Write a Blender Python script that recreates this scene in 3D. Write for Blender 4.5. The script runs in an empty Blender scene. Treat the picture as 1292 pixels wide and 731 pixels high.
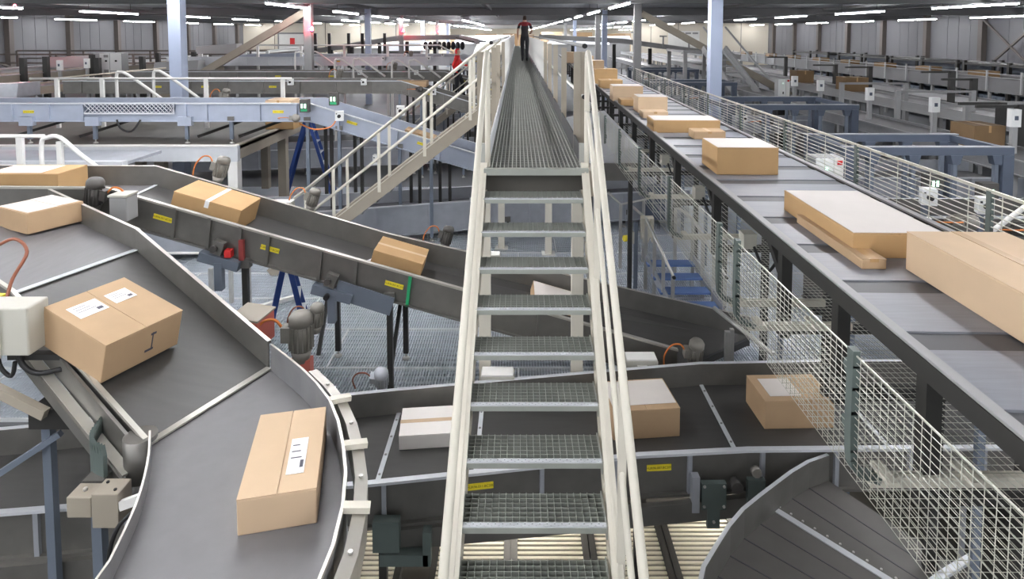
import bpy, bmesh, math, random
from mathutils import Vector, Matrix
random.seed(7)
C = bpy.context.scene.collection
R = math.radians

# ------------------------------------------------------------------ camera
cam = bpy.data.cameras.new('camera'); camo = bpy.data.objects.new('camera', cam); C.objects.link(camo)
camo.location = (0, 0, 4.0); camo.rotation_euler = (R(90 - 3.5), 0, 0)
cam.sensor_width = 36.0; cam.lens = 36.0 * 800 / 1292
cam.shift_x = -7 / 1292; cam.shift_y = -(365.5 - (42 + 800 * math.tan(R(3.5)))) / 1292
cam.clip_start = 0.05; cam.clip_end = 600
bpy.context.scene.camera = camo
# ------------------------------------------------------------------ world and exposure
w = bpy.data.worlds.new('world'); bpy.context.scene.world = w; w.use_nodes = True
w.node_tree.nodes['Background'].inputs[0].default_value = (0.92, 0.96, 1.0, 1)
w.node_tree.nodes['Background'].inputs[1].default_value = 0.6
vs = bpy.context.scene.view_settings
vs.view_transform = 'Standard'; vs.look = 'None'; vs.exposure = 0.42; vs.gamma = 1.0; vs.use_curve_mapping = False
LAMP_STRENGTH = 70.0

# ------------------------------------------------------------------ materials
M = {}
def mat(name, col, rough=0.5, metal=0.0, noise=0.0, nscale=6.0, emit=0.0, bump=0.0, alpha=1.0, spec=None, stretch=None):
    m = bpy.data.materials.new(name); m.use_nodes = True
    nt = m.node_tree; b = nt.nodes['Principled BSDF']
    b.inputs['Base Color'].default_value = (*col, 1); b.inputs['Roughness'].default_value = rough
    b.inputs['Metallic'].default_value = metal
    if spec is not None: b.inputs['Specular IOR Level'].default_value = spec
    if noise or bump:
        tc = nt.nodes.new('ShaderNodeTexCoord'); n = nt.nodes.new('ShaderNodeTexNoise')
        n.inputs['Scale'].default_value = nscale; n.inputs['Detail'].default_value = 5
        src = tc.outputs['Object']
        if stretch:
            mp = nt.nodes.new('ShaderNodeMapping'); mp.inputs['Scale'].default_value = stretch
            nt.links.new(src, mp.inputs[0]); src = mp.outputs[0]
        nt.links.new(src, n.inputs['Vector'])
        if noise:
            rp = nt.nodes.new('ShaderNodeMix'); rp.data_type = 'RGBA'
            rp.inputs[6].default_value = (*[max(0, c * (1 - noise)) for c in col], 1)
            rp.inputs[7].default_value = (*[min(1, c * (1 + noise)) for c in col], 1)
            nt.links.new(n.outputs['Fac'], rp.inputs[0]); nt.links.new(rp.outputs[2], b.inputs['Base Color'])
        if bump:
            bp = nt.nodes.new('ShaderNodeBump'); bp.inputs['Strength'].default_value = bump; bp.inputs['Distance'].default_value = 0.01
            nt.links.new(n.outputs['Fac'], bp.inputs['Height']); nt.links.new(bp.outputs[0], b.inputs['Normal'])
    if emit:
        b.inputs['Emission Color'].default_value = (*col, 1); b.inputs['Emission Strength'].default_value = emit
    M[name] = m
    return m
mat('galv', (0.20, 0.193, 0.178), 0.42, 0.55, 0.25, 5)            # zinc sheet of the conveyor sides
mat('galv_mid', (0.29, 0.292, 0.30), 0.42, 0.5, 0.2, 5)
mat('galv_light', (0.42, 0.44, 0.48), 0.42, 0.4, 0.18, 5)
mat('galv_blue', (0.40, 0.44, 0.53), 0.45, 0.3, 0.15, 4)
mat('alu', (0.62, 0.61, 0.58), 0.35, 0.7, 0.12, 8)
mat('lip', (0.52, 0.50, 0.45), 0.35, 0.5, 0.1, 8)
mat('steel_white', (0.64, 0.66, 0.69), 0.35, 0.2, 0.08, 8)
mat('belt', (0.055, 0.053, 0.051), 0.45, 0.0, 0.2, 3, stretch=(1, 6, 1))
mat('belt_blue', (0.085, 0.088, 0.10), 0.5, 0.0, 0.2, 3)
mat('belt_glare', (0.155, 0.15, 0.158), 0.42, 0.0, 0.15, 4, stretch=(6, 1, 1))  # paler copy of the belt, grazing glare painted into its colour
mat('belt_mid', (0.115, 0.108, 0.10), 0.45, 0.0, 0.15, 6)
mat('belt_curve', (0.15, 0.147, 0.152), 0.45, 0.0, 0.12, 9)
mat('carrier', (0.215, 0.225, 0.255), 0.42, 0.0, 0.22, 3, stretch=(1, 14, 1))
mat('seam', (0.07, 0.072, 0.08), 0.5)
mat('dark_steel', (0.035, 0.034, 0.032), 0.5, 0.2, 0.2, 6)
mat('black', (0.012, 0.012, 0.013), 0.5)
mat('paint_cream', (0.68, 0.645, 0.555), 0.45, 0.0, 0.08, 4)
mat('paint_white', (0.78, 0.77, 0.74), 0.4, 0.0, 0.06, 4)
mat('paint_beige', (0.35, 0.31, 0.25), 0.5, 0.0, 0.1, 4)
mat('paint_blue_grey', (0.085, 0.105, 0.145), 0.45, 0.1, 0.12, 5)
mat('leg_blue_grey', (0.17, 0.20, 0.25), 0.45, 0.2, 0.12, 5)
mat('column_blue', (0.40, 0.46, 0.60), 0.45, 0.0, 0.06, 3)
mat('column_grey', (0.28, 0.28, 0.28), 0.5, 0.0, 0.1, 3)
mat('green_grey', (0.115, 0.145, 0.135), 0.5, 0.2, 0.15, 7)
mat('wire', (0.66, 0.66, 0.58), 0.38, 0.4)
mat('grating', (0.46, 0.47, 0.44), 0.42, 0.35, 0.12, 6)
mat('grating_dark', (0.25, 0.26, 0.255), 0.42, 0.4, 0.15, 6)
mat('tread_bar', (0.38, 0.40, 0.36), 0.42, 0.35, 0.15, 6)
mat('tread_web', (0.10, 0.11, 0.10), 0.6, 0.2)
mat('floor_bar', (0.70, 0.74, 0.79), 0.4, 0.2, 0.14, 2)
mat('floor_base', (0.42, 0.45, 0.48), 0.5, 0.1, 0.2, 0.8)
mat('floor_dark', (0.15, 0.155, 0.165), 0.55, 0.0, 0.3, 0.5)
mat('deck_shaded', (0.115, 0.108, 0.095), 0.6, 0.0, 0.3, 1.5)  # grey brown with shade put into the colour
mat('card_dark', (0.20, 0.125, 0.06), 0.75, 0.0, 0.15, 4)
mat('floor_seam', (0.80, 0.82, 0.83), 0.4, 0.1)
mat('concrete', (0.27, 0.255, 0.225), 0.7, 0.0, 0.25, 0.6)
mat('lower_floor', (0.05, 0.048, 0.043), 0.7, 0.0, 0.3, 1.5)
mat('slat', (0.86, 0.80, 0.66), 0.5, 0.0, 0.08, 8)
mat('card', (0.46, 0.315, 0.185), 0.75, 0.0, 0.12, 4)
mat('card_pale', (0.60, 0.44, 0.29), 0.75, 0.0, 0.1, 4)
mat('card_rich', (0.47, 0.295, 0.135), 0.72, 0.0, 0.12, 4)
mat('card_white', (0.82, 0.78, 0.74), 0.7, 0.0, 0.05, 4)
mat('pale_top', (0.68, 0.63, 0.59), 0.65, 0.0, 0.06, 5)
mat('paper', (0.84, 0.84, 0.84), 0.6)
mat('ink', (0.07, 0.07, 0.09), 0.7)
mat('tape', (0.44, 0.27, 0.12), 0.35)
mat('yellow', (0.80, 0.66, 0.035), 0.5)
mat('yellow_text', (0.12, 0.09, 0.01), 0.6)
mat('motor', (0.25, 0.235, 0.21), 0.5, 0.3, 0.2, 10)
mat('motor_dark', (0.09, 0.085, 0.08), 0.5, 0.3, 0.2, 10)
mat('box_grey', (0.50, 0.49, 0.43), 0.45, 0.0, 0.06, 6)
mat('switch_white', (0.82, 0.83, 0.82), 0.4)
mat('orange_cable', (0.62, 0.19, 0.04), 0.5)
mat('brown_cable', (0.27, 0.09, 0.05), 0.5)
mat('red', (0.62, 0.03, 0.03), 0.5)
mat('red_dull', (0.30, 0.05, 0.045), 0.5)
mat('toe_grey', (0.045, 0.045, 0.048), 0.5, 0.2)
mat('red_case', (0.62, 0.16, 0.12), 0.5)
mat('green', (0.02, 0.35, 0.14), 0.5)
mat('blue', (0.02, 0.055, 0.23), 0.4)
mat('blue_tread', (0.14, 0.23, 0.48), 0.5)
mat('ceiling', (0.42, 0.43, 0.46), 0.7, 0.0, 0.15, 0.5)
mat('beam', (0.17, 0.17, 0.175), 0.6, 0.1, 0.1, 1)
mat('wall', (0.14, 0.14, 0.15), 0.7, 0.0, 0.08, 0.4)
mat('wall_cream', (0.72, 0.66, 0.55), 0.7, 0.0, 0.06, 0.4)
mat('wall_col', (0.11, 0.095, 0.085), 0.6, 0.0, 0.1, 2)
mat('cover_white', (0.80, 0.83, 0.88), 0.35)
mat('cabinet', (0.35, 0.355, 0.355), 0.5, 0.0, 0.05, 3)
mat('skin', (0.50, 0.30, 0.22), 0.6); mat('hair', (0.05, 0.03, 0.02), 0.7)
mat('shirt', (0.20, 0.012, 0.016), 0.75); mat('vest', (0.025, 0.022, 0.024), 0.75); mat('jacket', (0.70, 0.02, 0.02), 0.7)
mat('trousers', (0.016, 0.017, 0.021), 0.8)
mat('cloth', (0.68, 0.64, 0.54), 0.85)
mat('plastic_bag', (0.72, 0.76, 0.84), 0.3)
mat('tube_light', (0.98, 0.98, 1.0), 0.4, emit=LAMP_STRENGTH)
mat('red_lamp', (1.0, 0.02, 0.05), 0.4, emit=350.0)
mat('far_tube', (0.97, 0.98, 1.0), 0.4, emit=220.0)
mat('added_slat_tube', (1.0, 0.93, 0.82), 0.4, emit=45.0)  # glow of the added lamps above the slats
mat('led', (0.55, 1.0, 0.7), 0.4, emit=2.5)

# ------------------------------------------------------------------ mesh helpers
class MB:
    def __init__(s): s.v = []; s.f = []; s.m = []; s.sm = []
    def quad(s, *p, mi=0):
        n = len(s.v); s.v += [tuple(q) for q in p]; s.f.append(tuple(range(n, n + len(p)))); s.m.append(mi); s.sm.append(False)
    def hexa(s, a, b, mi=0):      # a: four bottom points (ccw from above), b: four top points
        n = len(s.v); s.v += [tuple(q) for q in a] + [tuple(q) for q in b]
        for f in ((3, 2, 1, 0), (4, 5, 6, 7), (0, 1, 5, 4), (1, 2, 6, 5), (2, 3, 7, 6), (3, 0, 4, 7)):
            s.f.append(tuple(n + i for i in f)); s.m.append(mi); s.sm.append(False)
        return s
    def box(s, x0, x1, y0, y1, z0, z1, mi=0):
        return s.hexa([(x0, y0, z0), (x1, y0, z0), (x1, y1, z0), (x0, y1, z0)], [(x0, y0, z1), (x1, y0, z1), (x1, y1, z1), (x0, y1, z1)], mi)
    def cbox(s, c, sz, mi=0):
        return s.box(c[0] - sz[0] / 2, c[0] + sz[0] / 2, c[1] - sz[1] / 2, c[1] + sz[1] / 2, c[2] - sz[2] / 2, c[2] + sz[2] / 2, mi)
    def bar(s, p, q, wd, ht, up=(0, 0, 1), mi=0):     # rectangular bar between two points
        p = Vector(p); q = Vector(q); d = (q - p).normalized(); up = Vector(up)
        if abs(d.dot(up)) > 0.98: up = Vector((0, 1, 0))
        sd = d.cross(up).normalized(); u = sd.cross(d).normalized()
        a = sd * wd / 2; b = u * ht / 2
        return s.hexa([p - a - b, p + a - b, q + a - b, q - a - b], [p - a + b, p + a + b, q + a + b, q - a + b], mi)
    def tube(s, pts, r, n=8, mi=0, cap=True):
        pts = [Vector(p) for p in pts]; rings = []
        for i, p in enumerate(pts):
            if i == 0: d = pts[1] - p
            elif i == len(pts) - 1: d = p - pts[i - 1]
            else: d = (pts[i + 1] - p).normalized() + (p - pts[i - 1]).normalized()
            d.normalize()
            if i == 0:
                ref = Vector((0, 0, 1)) if abs(d.z) < 0.9 else Vector((1, 0, 0))
                u = d.cross(ref).normalized()
            else:
                u = (u - d * u.dot(d)).normalized()
            v = d.cross(u)
            rr = r[i] if isinstance(r, (list, tuple)) else r
            st = len(s.v)
            for k in range(n):
                a = 2 * math.pi * k / n
                s.v.append(tuple(p + u * math.cos(a) * rr + v * math.sin(a) * rr))
            rings.append(st)
        for i in range(len(rings) - 1):
            a, b = rings[i], rings[i + 1]
            for k in range(n):
                s.f.append((a + k, a + (k + 1) % n, b + (k + 1) % n, b + k)); s.m.append(mi); s.sm.append(True)
        if cap:
            s.f.append(tuple(rings[0] + k for k in reversed(range(n)))); s.m.append(mi); s.sm.append(False)
            s.f.append(tuple(rings[-1] + k for k in range(n))); s.m.append(mi); s.sm.append(False)
        return s
    def mesh(s, name, off=(0, 0, 0), mats=()):
        me = bpy.data.meshes.new(name)
        me.from_pydata([(a - off[0], b - off[1], c - off[2]) for a, b, c in s.v], [], s.f)
        for m in mats: me.materials.append(M[m] if isinstance(m, str) else m)
        me.polygons.foreach_set('material_index', s.m); me.polygons.foreach_set('use_smooth', s.sm)
        me.update(); return me
    def build(s, name, mats, parent=None, bevel=0):
        if isinstance(mats, str): mats = (mats,)
        off = world_loc(parent) if parent else (0, 0, 0)
        o = bpy.data.objects.new(name, s.mesh(name, off, mats)); C.objects.link(o)
        if parent: o.parent = parent
        if bevel:
            b = o.modifiers.new('bevel', 'BEVEL'); b.width = bevel; b.segments = 2; b.limit_method = 'ANGLE'
        return o
def world_loc(o):
    l = Vector(o.location)
    while o.parent: o = o.parent; l += Vector(o.location)
    return l
def tag(o, label, cat, group=None):
    o['label'] = label; o['category'] = cat
    if group: o['group'] = group
    return o
def struct(o, label=None):
    o['kind'] = 'structure'
    if label: o['label'] = label
    return o
def stuff(o): o['kind'] = 'stuff'; return o
def thing(name, label, cat, loc=(0, 0, 0), group=None):
    o = bpy.data.objects.new(name, None); C.objects.link(o); o.location = loc; o.empty_display_size = 0.2
    return tag(o, label, cat, group)
def put(name, mesh, parent, loc, rot=(0, 0, 0)):      # shared-mesh part at a world location
    o = bpy.data.objects.new(name, mesh); C.objects.link(o)
    if parent: o.parent = parent; o.location = Vector(loc) - world_loc(parent)
    else: o.location = loc
    o.rotation_euler = rot
    return o
def copy_tree(o, parent=None):
    c = o.copy(); C.objects.link(c); c.parent = parent
    for ch in list(o.children): copy_tree(ch, c)
    return c
def bx(name, m, parent, *a, bevel=0): return MB().box(*a).build(name, m, parent, bevel)

# ------------------------------------------------------------------ shared meshes
def text_mesh(txt, size):
    cu = bpy.data.curves.new('label_text', 'FONT'); cu.body = txt; cu.size = size; cu.align_x = 'CENTER'; cu.align_y = 'CENTER'
    o = bpy.data.objects.new('tmp', cu); C.objects.link(o)
    bpy.context.view_layer.update()
    me = bpy.data.meshes.new_from_object(o.evaluated_get(bpy.context.evaluated_depsgraph_get()))
    bpy.data.objects.remove(o); me.materials.clear(); me.materials.append(M['yellow_text']); return me
TXT = [text_mesh(t, 0.028) for t in ('+UR96.007.BC200', '+UR96.011.BC200', '+UR96.001.BC100')]
me_plate = MB().cbox((0, 0, 0), (0.205, 0.006, 0.052)).mesh('label_plate', mats=('yellow',))
me_foot = MB().tube([(0, 0, 0), (0, 0, 0.02), (0, 0, 0.035)], [0.045, 0.045, 0.02], 10).tube([(0, 0, 0.03), (0, 0, 0.10)], 0.012, 6).mesh('foot', mats=('alu',))
me_bolt = MB().tube([(0, 0, 0), (0, 0.012, 0)], 0.012, 6).mesh('bolt', mats=('alu',))
sb = MB().box(-0.05, 0.05, -0.04, 0.04, -0.06, 0.06).tube([(0, -0.04, 0.0), (0, -0.07, 0.0)], 0.022, 10, mi=1).cbox((-0.032, -0.042, 0.03), (0.014, 0.006, 0.014), mi=1)
me_switch = sb.mesh('isolator_switch', mats=('switch_white', 'black'))
def label_plate(parent, p, d, n, k=0):
    """yellow plate lying on a side panel: d runs along the conveyor, n points outwards"""
    d = Vector(d).normalized(); n = Vector(n).normalized(); n = (n - d * n.dot(d)).normalized(); u = d.cross(n) * -1
    if u.z < 0: u = -u
    x = (n * -1).cross(u) * -1
    mrot = Matrix((x, -n, u)).transposed()
    if mrot.determinant() < 0: mrot = Matrix((-x, -n, u)).transposed()
    o = put('label_plate', me_plate, parent, p); o.rotation_euler = mrot.to_euler()
    t = bpy.data.objects.new('label_text', TXT[k % 3]); C.objects.link(t); t.parent = o
    t.location = (0, -0.0045, 0); t.rotation_euler = (R(90), 0, 0)
    return o
def switch(parent, p, rz=0, s=1.0):
    o = put('isolator_switch', me_switch, parent, p, (0, 0, rz)); o.scale = (s, s, s); return o
def motor(parent, p, axis=(0, 0, 1), s=1.0, cable='orange_cable', m='motor', name='gear_motor', side=1):
    """finned electric motor: body > terminal box, fan cowl, cable"""
    ax = Vector(axis).normalized(); p = Vector(p); ref = Vector((1, 0, 0)) if abs(ax.x) < 0.9 else Vector((0, 1, 0))
    u = ax.cross(ref).normalized(); v = ax.cross(u)
    b = MB(); b.tube([p, p + ax * 0.16 * s], 0.06 * s, 14)
    for k in range(14):
        a = 2 * math.pi * k / 14; dd = u * math.cos(a) + v * math.sin(a)
        b.bar(p + dd * 0.064 * s + ax * 0.01 * s, p + dd * 0.064 * s + ax * 0.15 * s, 0.006 * s, 0.018 * s, up=dd)
    b.tube([p - ax * 0.07 * s, p - ax * 0.0 * s], [0.045 * s, 0.062 * s], 12)
    o = b.build(name, m, parent)
    MB().tube([p + ax * 0.155 * s, p + ax * 0.20 * s, p + ax * 0.225 * s, p + ax * 0.23 * s], [0.07 * s, 0.07 * s, 0.055 * s, 0.02 * s], 14).build('fan_cowl', m, o)
    q = p + ax * 0.10 * s + v * 0.085 * s * side
    MB().bar(q - ax * 0.045 * s, q + ax * 0.045 * s, 0.075 * s, 0.05 * s, up=v).build('terminal_box', m, o)
    e = q + v * 0.02 * s * side
    pts = [e + ax * 0.02 * s, e + v * 0.05 * s * side + ax * 0.08 * s, e + v * 0.13 * s * side + ax * 0.06 * s, e + v * 0.18 * s * side - ax * 0.06 * s, e + v * 0.16 * s * side - ax * 0.22 * s]
    MB().tube(smooth(pts, 4), 0.008 * s, 6).build('cable', cable, o)
    return o
def smooth(pts, n=5):
    pts = [Vector(p) for p in pts]; out = []
    for i in range(len(pts) - 1):
        p0 = pts[max(i - 1, 0)]; p1 = pts[i]; p2 = pts[i + 1]; p3 = pts[min(i + 2, len(pts) - 1)]
        for k in range(n):
            t = k / n
            out.append(0.5 * ((2 * p1) + (p2 - p0) * t + (2 * p0 - 5 * p1 + 4 * p2 - p3) * t * t + (3 * p1 - p0 - 3 * p2 + p3) * t ** 3))
    out.append(pts[-1]); return out

# ------------------------------------------------------------------ conveyor builder
def side_strip(pts, outs, h, drop, lipw=0.05):
    """C-shaped side channel swept along pts (belt edge), outs: outward unit vectors"""
    prof = [(0, -drop), (0, h), (lipw, h), (lipw, h - 0.022), (min(0.014, lipw * 0.6), h - 0.022), (min(0.014, lipw * 0.6), -drop + 0.022), (lipw, -drop + 0.022), (lipw, -drop)]
    b = MB(); np_ = len(prof); base = []
    for p, o in zip(pts, outs):
        st = len(b.v); base.append(st)
        for (n, z) in prof: b.v.append((p[0] + o[0] * n, p[1] + o[1] * n, p[2] + z))
    for i in range(len(pts) - 1):
        for k in range(np_):
            a, c = base[i], base[i + 1]; k2 = (k + 1) % np_
            b.f.append((a + k, a + k2, c + k2, c + k)); b.m.append(1 if k in (1, 2) else 0); b.sm.append(False)
    for st in (base[0], base[-1]):
        for q in ((0, 1, 4, 5), (1, 2, 3, 4), (0, 5, 6, 7)):
            b.f.append(tuple(st + j for j in q)); b.m.append(0); b.sm.append(False)
    return b
def conveyor(name, label, secs, breaks=(), lipA=0.05, lipB=0.05, hA=0.24, hB=0.24, drop=0.13, ribs=0.75, cat='conveyor', belt='belt', side='galv', lip='lip',
             strips=True, legs=(), leg_mat='dark_steel', plates=(), group=None, bed=True, ribsA=True, endA=None, rib_mat=None, mid=False, stripw=0.04):
    """secs: list of (A, B) belt-edge points. A far or left side, B near or right side. breaks: section indices where a new belt starts"""
    mid_p = (Vector(secs[0][0]) + Vector(secs[-1][1])) / 2
    root = thing(name, label, cat, (mid_p.x, mid_p.y, 0), group)
    A = [Vector(s[0]) for s in secs]; B = [Vector(s[1]) for s in secs]
    n = len(secs)
    def outn(P, Q):
        res = []
        for i in range(n):
            t = P[min(i + 1, n - 1)] - P[max(i - 1, 0)]; t.z = 0
            if t.length < 1e-6: t = Vector((1, 0, 0))
            t.normalize(); o = Vector((-t.y, t.x, 0))
            d = P[i] - Q[i]; d.z = 0
            if o.dot(d) < 0: o = -o
            res.append(o)
        return res
    oA, oB = outn(A, B), outn(B, A)
    cuts = [0] + list(breaks) + [n - 1]
    for a, c in zip(cuts[:-1], cuts[1:]):
        b = MB(); last = None
        for i in range(a, c + 1):
            row = [A[i], B[i], B[i] - Vector((0, 0, 0.03)), A[i] - Vector((0, 0, 0.03))]
            st = len(b.v); b.v += [tuple(x) for x in row]
            if last is not None:
                for k in range(4):
                    k2 = (k + 1) % 4
                    b.f.append((last + k, st + k, st + k2, last + k2)); b.m.append(0); b.sm.append(False)
            last = st
        b.f.append((0, 1, 2, 3)); b.f.append((last + 3, last + 2, last + 1, last)); b.m += [0, 0]; b.sm += [False, False]
        b.build('belt', belt if isinstance(belt, str) else belt[cuts.index(a)], root)
        if bed:
            bb = MB()
            for i in range(a, c):
                dz = Vector((0, 0, drop - 0.02)); e = Vector((0, 0, 0.035))
                bb.hexa([B[i] - dz, B[i + 1] - dz, A[i + 1] - dz, A[i] - dz], [B[i] - e, B[i + 1] - e, A[i + 1] - e, A[i] - e])
            bb.build('belt_bed', 'dark_steel', root)
        if hA is not None: side_strip(A[a:c + 1], oA[a:c + 1], hA, drop, lipA).build('side_panel', (side, lip), root)
        if hB is not None: side_strip(B[a:c + 1], oB[a:c + 1], hB, drop, lipB).build('side_panel', (side, lip), root)
    if strips:
        for i in breaks:
            t = (A[min(i + 1, n - 1)] - A[max(i - 1, 0)]); t.normalize()
            MB().bar(A[i] + Vector((0, 0, 0.006)), B[i] + Vector((0, 0, 0.006)), stripw, 0.008).build('joint_strip', 'steel_white', root)
    rm = rib_mat or side
    def along(P, o, h):
        L = 0; nxt = ribs * 0.5; meshes = []
        for i in range(n - 1):
            seg = (P[i + 1] - P[i]); sl = seg.length
            while nxt < L + sl:
                t = (nxt - L) / sl; p = P[i] + seg * t; oo = (o[i] * (1 - t) + o[i + 1] * t).normalized(); d = seg.normalized()
                c = p + oo * 0.031
                MB().bar(c + Vector((0, 0, -drop + 0.005)), c + Vector((0, 0, h - 0.024)), 0.034, 0.034, up=oo).build('stiffener', rm, root)
                nxt += ribs
            L += sl
    if ribs:
        along(B, oB, hB if hB is not None else 0)
        if ribsA: along(A, oA, hA if hA is not None else 0)
    for lg_ in legs:
        x, y, zt, zb = lg_[:4]
        l = bx('leg', leg_mat if len(lg_) == 4 else lg_[4], root, x - 0.03, x + 0.03, y - 0.03, y + 0.03, zb + 0.08, zt)
        put('foot', me_foot, l, (x, y, zb))
        bx('bracket', 'galv', l, x - 0.06, x + 0.06, y - 0.045, y + 0.045, zt - 0.03, zt + 0.07)
    for (i, t, zz, sd, k) in plates:
        P, o = (B, oB) if sd == 'B' else (A, oA)
        p = P[i] * (1 - t) + P[i + 1] * t + o[i] * 0.019 + Vector((0, 0, zz))
        label_plate(root, p, P[i + 1] - P[i], o[i], k)
    return root

# ------------------------------------------------------------------ parcel builder
def carton(label, loc, size, rz=0, rx=0, ry=0, m='card', lab=None, group='cardboard parcels riding on the belts', tape='tape', tapedir='y', cat='box', mark=False):
    """body with closed flaps, tape, address labels, pale top sheets; loc = middle of the underside"""
    L, W, H = size
    o = bpy.data.objects.new('cardboard_box', None); C.objects.link(o); o.empty_display_size = 0.1
    o.location = loc; o.rotation_euler = (rx, ry, rz); tag(o, label, cat, group)
    b = MB(); t = 0.006
    b.box(-L / 2, L / 2, -W / 2, W / 2, 0, H - t)
    body = b.build('carton_body', m); body.parent = o
    bv = body.modifiers.new('bevel', 'BEVEL'); bv.width = 0.006; bv.segments = 2
    for s in (-1, 1):                        # the two top flaps meet in the middle
        f = MB()
        if tapedir == 'y': f.box(0.002 if s > 0 else -L / 2, L / 2 if s > 0 else -0.002, -W / 2, W / 2, H - t, H)
        else: f.box(-L / 2, L / 2, 0.002 if s > 0 else -W / 2, W / 2 if s > 0 else -0.002, H - t, H)
        fo = f.build('top_flap', m); fo.parent = o
    if tape:
        f = MB()
        if tapedir == 'y':
            f.box(-0.025, 0.025, -W / 2 - 0.002, W / 2 + 0.002, H, H + 0.0015); f.box(-0.025, 0.025, -W / 2 - 0.0025, -W / 2 - 0.0005, H * 0.7, H + 0.001)
        else:
            f.box(-L / 2 - 0.002, L / 2 + 0.002, -0.025, 0.025, H, H + 0.0015); f.box(-L / 2 - 0.0025, -L / 2 - 0.0005, -0.025, 0.025, H * 0.7, H + 0.001)
        fo = f.build('packing_tape', tape); fo.parent = o
    for (x, y, lw, lh) in (lab or ()):
        f = MB(); f.box(x - lw / 2, x + lw / 2, y - lh / 2, y + lh / 2, H + 0.0015, H + 0.0035)
        fo = f.build('top_sheet', 'paper' if lw * lh <= 0.06 else 'pale_top'); fo.parent = o  # small ones are address labels, large ones plain pale sheets over the top
        if lw * lh > 0.06: continue
        for k in range(3):
            g = MB(); g.box(x - lw * 0.38, x + lw * (0.05 + 0.1 * k), y + lh * (0.28 - 0.18 * k), y + lh * (0.31 - 0.18 * k), H + 0.0035, H + 0.004)
            go = g.build('print_line', 'ink'); go.parent = fo
        g = MB(); g.box(x + lw * 0.2, x + lw * 0.4, y - lh * 0.35, y - lh * 0.15, H + 0.0035, H + 0.004); go = g.build('print_block', 'ink'); go.parent = fo
    if mark:
        f = MB(); f.box(L * 0.10, L * 0.115, -W / 2 - 0.002, -W / 2, H * 0.3, H * 0.75); f.box(L * 0.02, L * 0.13, -W / 2 - 0.002, -W / 2, H * 0.26, H * 0.32); f.box(L * 0.08, L * 0.15, -W / 2 - 0.002, -W / 2, H * 0.68, H * 0.74)
        fo = f.build('scuff_mark', 'ink'); fo.parent = o
    return o

# ================================================================== THE SETTING
XL, XR, YF, ZC = -35.0, 32.0, 81.0, 5.5
fl = struct(MB().box(XL, XR, 6.3, YF, -0.25, -0.035).build('floor', 'floor_dark'))
lf = struct(MB().box(-16, 16, -6, 14, -1.5, -1.3).build('floor', 'lower_floor'))
struct(MB().box(-16, 16, 13.8, 14, -1.3, -0.25).build('wall_lower', 'lower_floor'))
# steel grating panels of the mezzanine floor, one metre deep, with a bright edge strip
g = MB()
for i in range(88): g.box(0.012 + i * 0.034, 0.020 + i * 0.034, 0.01, 0.99, -0.03, 0.0)
for j in range(9): g.box(0.0, 3.0, 0.05 + j * 0.11, 0.056 + j * 0.11, -0.028, -0.004)
g.box(0, 2.99, 0.0, 0.022, -0.032, 0.003, 1); g.box(0, 0.022, 0.022, 1.0, -0.032, 0.003, 1)
g.box(0, 3.0, 0, 1.0, -0.036, -0.031, 2)
me_floor = g.mesh('floor_panel', mats=('floor_bar', 'floor_seam', 'floor_base'))
for iy in range(10):
    for ix in range(-3, 4):
        put('floor_panel', me_floor, fl, (ix * 3.0 + (0.7 if iy % 2 else 0), 6.35 + iy * 1.0, 0))
# ceiling deck, cross beams, purlins
ce = struct(MB().box(XL - 1, XR + 1, -8, 210, ZC, ZC + 0.1).build('ceiling', 'ceiling'))
for k in range(6):
    y = 8.3 + 14.6 * k
    MB().box(XL, XR, y - 0.12, y + 0.12, ZC - 0.40, ZC).box(XL, XR, y - 0.2, y + 0.2, ZC - 0.44, ZC - 0.40).build('ceiling_beam', 'beam', ce)
for x in (-27.5, -21.5, -15, -8.3, -1.6, 5.15, 11.5, 18, 24.5):
    MB().box(x - 0.09, x + 0.09, 0, YF, ZC - 0.16, ZC).build('purlin', 'beam', ce)
# side walls: sandwich panels between dark posts
for sx, X in ((-1, XL), (1, XR)):
    wl = struct(MB().box(min(X, X + sx * 0.2), max(X, X + sx * 0.2), -8, YF, -0.2, ZC).build('wall_left' if sx < 0 else 'wall_right', 'wall'))
    y = 14.0
    while y < YF:
        x0 = X - sx * 0.35
        MB().box(min(x0, X), max(x0, X), y - 0.2, y + 0.2, 0, ZC).build('wall_post', 'wall_col', wl)
        for q in range(1, 5):
            yy = y + 5.9 * q / 5
            MB().box(min(X - sx * 0.02, X), max(X - sx * 0.02, X), y + 5.9 * (q - 1) / 5 + 0.22, yy + 0.18, 0.05, ZC - 0.1).build('wall_panel', 'wall', wl)
        y += 5.9
    if sx > 0:
        b = MB(); x = XR - 0.5
        b.bar((x, 43.5, 1.0), (x, 37.6, ZC - 0.2), 0.12, 0.12); b.bar((x, 37.6, 1.0), (x, 43.5, ZC - 0.2), 0.12, 0.12)
        b.build('cross_brace', 'wall_col', wl)
    else:
        x = XL + 0.5
        MB().bar((x, 39, 3.2), (x, 43.3, 1.6), 0.14, 0.14).build('cross_brace', 'wall_col', wl)
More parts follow.
